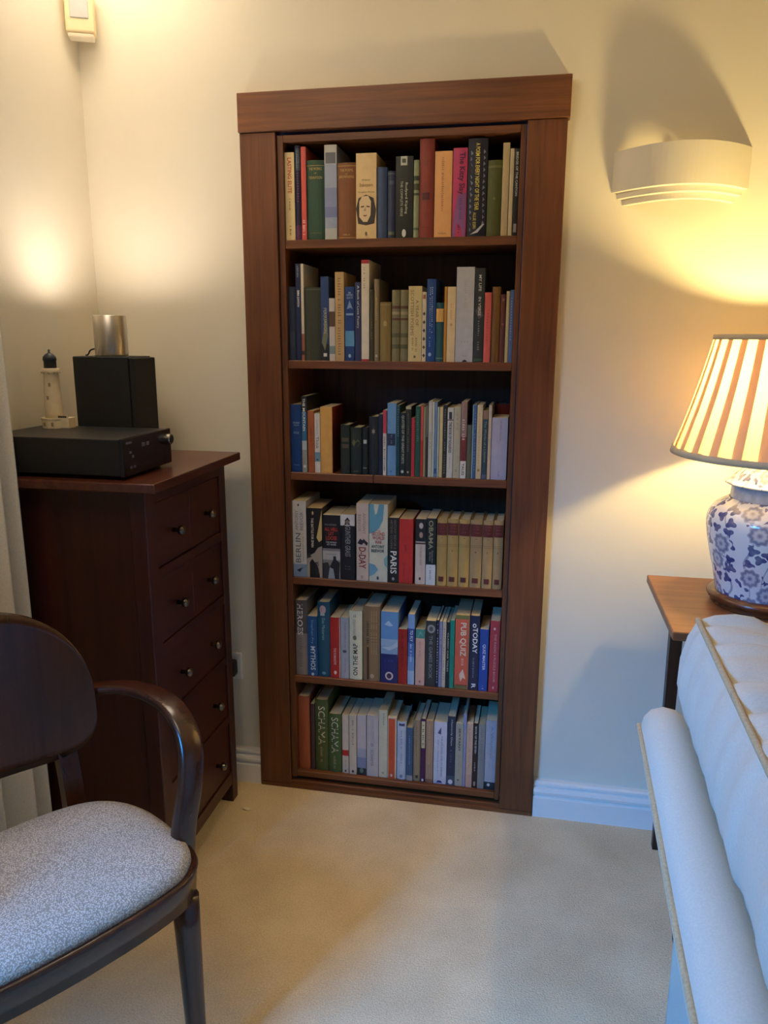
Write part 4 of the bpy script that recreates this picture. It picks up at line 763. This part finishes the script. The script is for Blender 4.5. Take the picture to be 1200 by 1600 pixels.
# curved backrest panel: superellipse outline, bent round the sitter
def back_b(l): return 0.415 - 0.085 * (abs(l) / 0.25) ** 2.0
nl, nz = 40, 14
vs, fs = [], []
BLH = 0.214
for side in (0, 1):
    for i in range(nl + 1):
        u = -1 + 2 * i / nl
        l = BLH * math.sin(u * math.pi / 2)
        e = max(0.0, 1 - abs(l / BLH) ** 2.6) ** (1 / 2.2)
        zt = 0.665 + 0.205 * e; zb = 0.632 - 0.075 * max(0.0, 1 - abs(l / BLH) ** 6) ** 0.5 - 0.02 * math.cos(u * math.pi / 2)
        for k in range(nz + 1):
            t = k / nz; z = zb + (zt - zb) * t
            vs.append(C(l, back_b(l) + (0.012 if side else -0.006) + 0.05 * (z - 0.6), z))
S_ = (nl + 1) * (nz + 1)
for side in (0, 1):
    for i in range(nl):
        for k in range(nz):
            a = side * S_ + i * (nz + 1) + k; fs.append((a, a + 1, a + nz + 2, a + nz + 1))
for i in range(nl):
    for k in (0, nz):
        a = i * (nz + 1) + k; fs.append((a, a + nz + 1, a + nz + 1 + S_, a + S_))
for i in (0, nl):
    for k in range(nz):
        a = i * (nz + 1) + k; fs.append((a, a + 1, a + 1 + S_, a + S_))
bk = pydata('backrest', vs, fs, M['chair'], ar, True)
# bent arms: flat strap section swept along a curve
def arm(s):
    P = catmull([(0.186 * s, 0.398, 0.660), (0.232 * s, 0.370, 0.674), (0.274 * s, 0.305, 0.682), (0.292 * s, 0.220, 0.680), (0.292 * s, 0.155, 0.662), (0.284 * s, 0.112, 0.622), (0.268 * s, 0.092, 0.56), (0.250 * s, 0.088, 0.49), (0.242 * s, 0.090, 0.42)], 6)
    rr = []
    for i, p in enumerate(P):
        d = (P[min(i + 1, len(P) - 1)] - P[max(i - 1, 0)]).normalized()
        k = min(1.0, max(0.0, (-d.z - 0.15) / 0.6)); k = k * k * (3 - 2 * k)
        flat = Vector((-d.y, d.x, 0)).normalized() * -s
        if flat.x * s < 0: flat = -flat
        wide = flat * (1 - k) + Vector((s, 0.10, 0)) * k; wide = (wide - d * wide.dot(d)).normalized()
        th = d.cross(wide).normalized()
        t = i / (len(P) - 1); ww = 0.017 + 0.007 * min(1, t * 3); tt = 0.010 + 0.004 * min(1, max(0, t - .4) * 3)
        r = []
        for k in range(12):
            a = 2 * math.pi * k / 12
            q = p + wide * ww * math.copysign(abs(math.cos(a)) ** 0.55, math.cos(a)) + th * tt * math.copysign(abs(math.sin(a)) ** 0.55, math.sin(a))
            r.append(C(q.x, q.y, q.z))
        rr.append(r)
    loft('arm', rr, M['chair'], ar)
arm(1); arm(-1)

# ------------------------------------------------------------------ side table
tb = thing('side_table', (1.43, -0.25, 0), 'brown wooden side table with dark legs behind the sofa', 'table')
box('tabletop', 1.104, 1.76, -0.462, -0.052, 0.762, 0.782, M['table'], tb, 0.002)
box('apron', 1.18, 1.69, -0.440, -0.425, 0.70, 0.762, M['table_leg'], tb)
box('apron', 1.18, 1.69, -0.085, -0.070, 0.70, 0.762, M['table_leg'], tb)
for (x, y) in ((1.168, -0.445), (1.67, -0.445), (1.168, -0.092), (1.67, -0.092)):
    rr = []
    for (z, w) in ((0, 0.011), (0.7, 0.016), (0.762, 0.016)):
        rr.append([(x + 0.016 + dx * w, y + 0.016 + dy * w, z) for dx, dy in ((-1, -1), (1, -1), (1, 1), (-1, 1))])
    loft('leg', rr, M['table_leg'], tb, smooth=False)

# ------------------------------------------------------------------ table lamp
LX, LY = 1.335, -0.238
tl = thing('table_lamp', (LX, LY, 0.782), 'blue and white porcelain jar lamp with pleated cream shade', 'lamp')
lathe('wooden_plinth', [(0, 0.782), (0.108, 0.782), (0.112, 0.786), (0.108, 0.792), (0.118, 0.797), (0.122, 0.805), (0.118, 0.811), (0.110, 0.815), (0, 0.815)], (LX, LY), M['lampbase'], tl, 48)
# porcelain with printed flowers: pattern lives in a (u, v) sheet wrapped round the jar
mt, nt, b = new_mat('porcelain'); L = nt.links.new
tc = N(nt, 'ShaderNodeTexCoord'); uvn = N(nt, 'ShaderNodeUVMap')
def math_(op, a, b_=None, c=None):
    n = N(nt, 'ShaderNodeMath', operation=op)
    for i, v in enumerate((a, b_, c)):
        if v is None: continue
        if isinstance(v, (int, float)): n.inputs[i].default_value = v
        else: L(v, n.inputs[i])
    return n.outputs[0]
def cellmask(scale, seed, petals, r0, amp, rnd=0.75, sx=1.0):
    mp = N(nt, 'ShaderNodeMapping'); mp.inputs['Location'].default_value = (seed, seed * 0.7, 0); mp.inputs['Scale'].default_value = (scale * sx, scale, 1)
    L(uvn.outputs[0], mp.inputs['Vector'])
    v = N(nt, 'ShaderNodeTexVoronoi', voronoi_dimensions='2D'); v.inputs['Scale'].default_value = 1; v.inputs['Randomness'].default_value = rnd
    L(mp.outputs[0], v.inputs['Vector'])
    sub = N(nt, 'ShaderNodeVectorMath', operation='SUBTRACT'); L(mp.outputs[0], sub.inputs[0]); L(v.outputs['Position'], sub.inputs[1])
    sep = N(nt, 'ShaderNodeSeparateXYZ'); L(sub.outputs[0], sep.inputs[0])
    ang = math_('ARCTAN2', sep.outputs['Y'], sep.outputs['X'])
    csep = N(nt, 'ShaderNodeSeparateColor'); L(v.outputs['Color'], csep.inputs[0])
    ang = math_('ADD', ang, math_('MULTIPLY', csep.outputs[0], 6.28))
    pet = math_('MULTIPLY_ADD', math_('SINE', math_('MULTIPLY', ang, petals)), amp, r0)
    rel = math_('DIVIDE', v.outputs['Distance'], pet)
    return rel, csep, v
rel, cs, v1 = cellmask(13.5, 3.3, 9, 0.31, 0.025, 0.8)
flower = math_('LESS_THAN', rel, 1.0)
rg = math_('MULTIPLY_ADD', math_('SINE', math_('MULTIPLY_ADD', rel, 9.0, 1.2)), 0.26, 0.52)
flow_col = math_('MULTIPLY', flower, rg)
rel2, cs2, v2n = cellmask(33.0, 11.7, 3, 0.33, 0.10, 0.85, 0.9)
leaf = math_('MULTIPLY', math_('LESS_THAN', rel2, 1.0), math_('GREATER_THAN', rel, 1.25))
wv = N(nt, 'ShaderNodeTexWave'); wv.inputs['Scale'].default_value = 7; wv.inputs['Distortion'].default_value = 9; wv.inputs['Detail'].default_value = 0; wv.inputs['Detail Scale'].default_value = 1.2
L(uvn.outputs[0], wv.inputs['Vector'])
vine = math_('MULTIPLY', math_('GREATER_THAN', wv.outputs['Fac'], 0.985), math_('GREATER_THAN', rel, 1.05))
tot = math_('MAXIMUM', math_('MAXIMUM', flow_col, math_('MULTIPLY', leaf, 0.95)), math_('MULTIPLY', vine, 0.55))
nz_ = N(nt, 'ShaderNodeTexNoise'); nz_.inputs['Scale'].default_value = 60; L(uvn.outputs[0], nz_.inputs['Vector'])
tot = math_('MULTIPLY', tot, math_('MULTIPLY_ADD', nz_.outputs['Fac'], 0.5, 0.7))
mx = N(nt, 'ShaderNodeMix', data_type='RGBA'); L(tot, mx.inputs['Factor'])
mx.inputs['A'].default_value = s2l((226, 230, 232)) + (1,); mx.inputs['B'].default_value = s2l((34, 48, 120)) + (1,)
L(mx.outputs['Result'], b.inputs['Base Color']); b.inputs['Roughness'].default_value = 0.12; b.inputs['Specular IOR Level'].default_value = 0.6
M['porcelain'] = mt
def porcelain(name, prof):
    seg = 64; me = bpy.data.meshes.new(name); vs, fs, uvs = [], [], []
    arc = [0.0]
    for i in range(1, len(prof)): arc.append(arc[-1] + math.hypot(prof[i][0] - prof[i - 1][0], prof[i][1] - prof[i - 1][1]))
    for (r, z) in prof:
        for k in range(seg + 1):
            a = 2 * math.pi * k / seg; vs.append((LX + r * math.cos(a), LY + r * math.sin(a), z))
    for i in range(len(prof) - 1):
        for k in range(seg):
            A = i * (seg + 1) + k; fs.append((A, A + 1, A + seg + 2, A + seg + 1))
            uvs += [(0.8 * k / seg, arc[i]), (0.8 * (k + 1) / seg, arc[i]), (0.8 * (k + 1) / seg, arc[i + 1]), (0.8 * k / seg, arc[i + 1])]
    me.from_pydata(vs, [], fs); me.update()
    ul_ = me.uv_layers.new(name='UVMap')
    for i, uv in enumerate(uvs): ul_.data[i].uv = uv
    for p in me.polygons: p.use_smooth = True
    return link(name, me, M['porcelain'], tl)
jp = catmull([(0.104, 0.815, 0), (0.107, 0.83, 0), (0.114, 0.862, 0), (0.124, 0.90, 0), (0.133, 0.94, 0), (0.137, 0.972, 0), (0.134, 0.995, 0), (0.122, 1.014, 0), (0.104, 1.027, 0), (0.093, 1.033, 0)], 4)
porcelain('jar', [(p.x, p.y) for p in jp])
lathe('jar_neck', [(0.0915, 1.033), (0.0905, 1.055), (0.0905, 1.066)], (LX, LY), plain((176, 184, 192), rough=0.25, var=0.18, scale=70), tl, 48)
lp = catmull([(0.0905, 1.064, 0), (0.104, 1.065, 0), (0.105, 1.069, 0), (0.095, 1.074, 0), (0.085, 1.085, 0), (0.068, 1.10, 0), (0.045, 1.112, 0), (0.018, 1.118, 0), (0.0, 1.119, 0)], 3)
porcelain('lid', [(p.x, max(p.y, 1.064)) for p in lp])
lathe('stem', [(0, 1.119), (0.011, 1.119), (0.011, 1.15), (0.017, 1.152), (0.017, 1.19), (0, 1.19)], (LX, LY), plain((176, 140, 70), rough=0.3, metal=1.0), tl, 20)
mt, nt, b = new_mat('bulb_glass'); b.inputs['Emission Color'].default_value = (1, 0.66, 0.32, 1); b.inputs['Emission Strength'].default_value = 14
lathe('bulb', [(0, 1.19), (0.013, 1.19), (0.018, 1.202), (0.027, 1.222), (0.028, 1.236), (0.020, 1.252), (0, 1.258)], (LX, LY), mt, tl, 20)
# pleated shade
mt = bpy.data.materials.new('shade_fabric'); mt.use_nodes = True; nt = mt.node_tree; nt.nodes.clear()
out = N(nt, 'ShaderNodeOutputMaterial'); df = N(nt, 'ShaderNodeBsdfDiffuse'); tr = N(nt, 'ShaderNodeBsdfTranslucent'); ms = N(nt, 'ShaderNodeMixShader')
df.inputs[0].default_value = s2l((226, 214, 184)) + (1,); tr.inputs[0].default_value = s2l((240, 212, 156)) + (1,); ms.inputs[0].default_value = 0.45
nt.links.new(df.outputs[0], ms.inputs[1]); nt.links.new(tr.outputs[0], ms.inputs[2]); nt.links.new(ms.outputs[0], out.inputs[0])
M['shade'] = mt
Z0, Z1, R0, R1 = 1.134, 1.390, 0.226, 0.157
npl = 27; vs, fs = [], []
ringp = []
for k in range(npl):     # box pleat: broad outer panel, narrow fold tucked under the next one
    a0 = 2 * math.pi * k / npl; w = 2 * math.pi / npl
    ringp += [(a0, 1.0), (a0 + 0.72 * w, 1.0), (a0 + 0.30 * w, 0.972), (a0 + 1.0 * w, 0.974)]
n = len(ringp); nzr = 8
for i in range(nzr + 1):
    t = i / nzr; R_ = R0 + (R1 - R0) * t - 0.004 * math.sin(math.pi * t)
    for (a, s) in ringp: vs.append((LX + R_ * s * math.cos(a), LY + R_ * s * math.sin(a), Z0 + (Z1 - Z0) * t))
for i in range(nzr):
    for k in range(n): fs.append((i * n + k, i * n + (k + 1) % n, (i + 1) * n + (k + 1) % n, (i + 1) * n + k))
shade = pydata('shade', vs, fs, M['shade'], tl, False)
trm = plain((206, 190, 156), rough=0.7)
lathe('shade_trim', [(R0 - 0.010, Z0 - 0.004), (R0 + 0.003, Z0 - 0.004), (R0 + 0.001, Z0 + 0.010), (R0 - 0.010, Z0 + 0.010), (R0 - 0.010, Z0 - 0.004)], (LX, LY), trm, shade, 64)
lathe('shade_trim', [(R1 - 0.007, Z1 - 0.008), (R1 + 0.003, Z1 - 0.008), (R1 + 0.002, Z1 + 0.003), (R1 - 0.007, Z1 + 0.003), (R1 - 0.007, Z1 - 0.008)], (LX, LY), trm, shade, 64)
ld = bpy.data.lights.new('table_lamp_light', 'POINT'); ld.energy = 19.0; ld.color = (1.0, 0.74, 0.30); ld.shadow_soft_size = 0.03
lo = bpy.data.objects.new('table_lamp_light', ld); COL.objects.link(lo); lo.parent = tl; lo.location = Vector((LX, LY, 1.275)) - tl.location

# ------------------------------------------------------------------ plaster wall uplighter (unlit)
sc_ = thing('wall_sconce', (1.1155, WY, 1.703), 'unlit white plaster wall light with stepped curved underside', 'wall light')
def srow(hf, bu, z, n=28): return [(1.1155 + hf * (-1 + 2 * i / n), WY - bu * (1 - (-1 + 2 * i / n) ** 2) - 0.0005, z) for i in range(n + 1)]
rows = [srow(0.158, 0.100, 1.828), srow(0.158, 0.100, 1.735), srow(0.145, 0.092, 1.733), srow(0.145, 0.092, 1.720), srow(0.131, 0.084, 1.718), srow(0.131, 0.084, 1.705), srow(0.120, 0.077, 1.703),
        srow(0.120, 0.076, 1.710), srow(0.136, 0.086, 1.724), srow(0.151, 0.093, 1.738), srow(0.152, 0.094, 1.828)]
vs = [p for r in rows for p in r]; fs = []
n = len(rows[0])
for i in range(len(rows)):
    j = (i + 1) % len(rows)
    for k in range(n - 1): fs.append((i * n + k, i * n + k + 1, j * n + k + 1, j * n + k))
pydata('shell', vs, fs, M['plaster'], sc_)
box('lamp_holder', 1.105, 1.126, WY - 0.040, WY - 0.0005, 1.760, 1.775, M['plaster'], sc_, 0.003)

# ------------------------------------------------------------------ sofa with its back to the room, and its loose back cushions
SO = Vector((0.984, -0.862, 0)); SS = Vector((-0.032, -1.0, 0)).normalized(); ST = Vector((1.0, -0.032, 0)).normalized()
def S(s, t, z): return SO + SS * s + ST * t + Vector((0, 0, z))
sf = thing('sofa', S(0.9, 0.45, 0), 'pale cream upholstered sofa seen from behind', 'sofa')
prof = [(0.0, 0.788), (0.004, 0.805), (0.016, 0.818), (0.034, 0.823), (0.054, 0.820), (0.072, 0.806), (0.084, 0.775), (0.086, 0.70), (0.10, 0.62), (0.124, 0.56), (0.124, 0.20), (0.12, 0.12), (0.108, 0.12), (0.106, 0.53), (0.09, 0.575), (0.060, 0.612), (0.036, 0.65), (0.012, 0.71), (0.001, 0.765)]
rings = []
SLEN = 1.80
ss = [0.0, 0.004, 0.012, 0.025, 0.045, 0.07] + [0.07 + (SLEN - 0.14) * k / 40 for k in range(1, 41)] + [SLEN - 0.045, SLEN - 0.02, SLEN]
for s in ss:
    e = min(s, SLEN - s); d = max(0.0, 1 - e / 0.07); q = d * d
    rings.append([S(s, 0.043 + (t - 0.043) * (1 - 0.25 * q), z - (0.028 * q if z > 0.6 else 0) + 0.0025 * math.sin(s * 9 + t * 30)) for t, z in prof])
loft('back_frame', rings, M['sofa'], sf)
tube('piping', [S(s, -0.0015 + 0.008 * max(0, 1 - s / .06) ** 2, 0.788 - 0.026 * max(0, 1 - s / 0.07) ** 2 + 0.0025 * math.sin(s * 9)) for s in (0.012, 0.035, 0.07, 0.15, 0.3, 0.5, 0.8, 1.1, 1.4, 1.7, 1.79)], 0.0042, M['piping'], sf, 8, 4)
def sbox(name, s0, s1, t0, t1, z0, z1, mat, parent, bev):
    bm = bmesh.new(); add_box(bm, t0, t1, s0, s1, z0, z1, bev, 4)
    for v in bm.verts: v.co = S(v.co.y, v.co.x, v.co.z)
    return bm_obj(name, bm, mat, parent, True)
sbox('base', 0.02, SLEN - 0.02, 0.126, 0.86, 0.11, 0.30, M['sofa'], sf, 0.02)
sbox('seat', 0.17, SLEN - 0.17, 0.26, 0.90, 0.302, 0.47, M['sofa'], sf, 0.04)
sbox('arm', 0.0, 0.16, 0.27, 0.88, 0.30, 0.62, M['sofa'], sf, 0.05)
sbox('arm', SLEN - 0.16, SLEN, 0.27, 0.88, 0.30, 0.62, M['sofa'], sf, 0.05)
for s in (0.1, SLEN - 0.1):
    for t in (0.18, 0.80):
        p = S(s, t, 0); lathe('foot', [(0, 0), (0.018, 0), (0.026, 0.12), (0, 0.12)], (p.x, p.y), M['table_leg'], sf, 14)

def back_cushion(s0, s1, label):
    c = thing('sofa_cushion', S((s0 + s1) / 2, 0.15, 0.48), label, 'cushion', 'loose back cushions of the sofa')
    sec = [(0.135, 0.480), (0.130, 0.58), (0.105, 0.68), (0.090, 0.785), (0.078, 0.822), (0.052, 0.848), (0.041, 0.885), (0.042, 0.925), (0.050, 0.960), (0.062, 0.985),
           (0.085, 0.990), (0.112, 0.992), (0.138, 0.990), (0.163, 0.985), (0.190, 0.955), (0.218, 0.89), (0.238, 0.80), (0.246, 0.70), (0.240, 0.58), (0.225, 0.48), (0.16, 0.475)]
    rr = []; n_s = 110
    def pt(s, t, z, i):
        e = min(s - s0, s1 - s); d = max(0.0, 1 - e / 0.10); q = d ** 2.2
        t2 = 0.13 + (t - 0.13) * (1 - 0.35 * q); z2 = z - (0.05 * q * max(0, (z - 0.7) / 0.3))
        wr = 0.0
        if z > 0.84 and i >= 0:     # soft creases across the boxing and shoulder
            nn = mnoise.noise(Vector((s * 27, t * 4, 3.1))) + 0.6 * mnoise.noise(Vector((s * 47, t * 9 + 5, 1.7)))
            wr = 0.019 * nn * (1.0 if 10 <= i <= 12 else (0.25 if i in (9, 13) else 0.24))
        return S(s, t2 - (wr if i < 9 else 0) + (wr if i > 13 else 0), z2 + (wr if 9 <= i <= 13 else 0))
    for k in range(n_s + 1):
        s = s0 + (s1 - s0) * k / n_s
        rr.append([pt(s, t, z, i) for i, (t, z) in enumerate(sec)])
    loft('filling', rr, M['sofa'], c)
    for idx in (9, 13):
        pts = [pt(s0 + (s1 - s0) * k / 24, sec[idx][0], sec[idx][1], -1) + Vector((0, 0, 0.001)) for k in range(25)]
        tube('piping', pts, 0.0042, M['piping'], c, 8, 2)
    return c
back_cushion(0.012, 0.86, 'plump cream back cushion at the far end of the sofa')
back_cushion(0.88, 1.72, 'plump cream back cushion at the near end of the sofa')

# ------------------------------------------------------------------ scrap on the carpet
rnd = random.Random(3); bm = bmesh.new()
bmesh.ops.create_icosphere(bm, subdivisions=2, radius=1.0)
for v in bm.verts:
    k = 0.75 + 0.5 * rnd.random(); v.co = Vector((0.003 + v.co.x * 0.012 * k, -0.137 + v.co.y * 0.006 * k, 0.0035 + max(-0.0034, v.co.z * 0.004 * k)))
tag(bm_obj('paper_scrap', bm, plain((228, 214, 182), rough=0.9)), 'tiny crumpled pale scrap on the carpet near the bookcase', 'paper scrap')
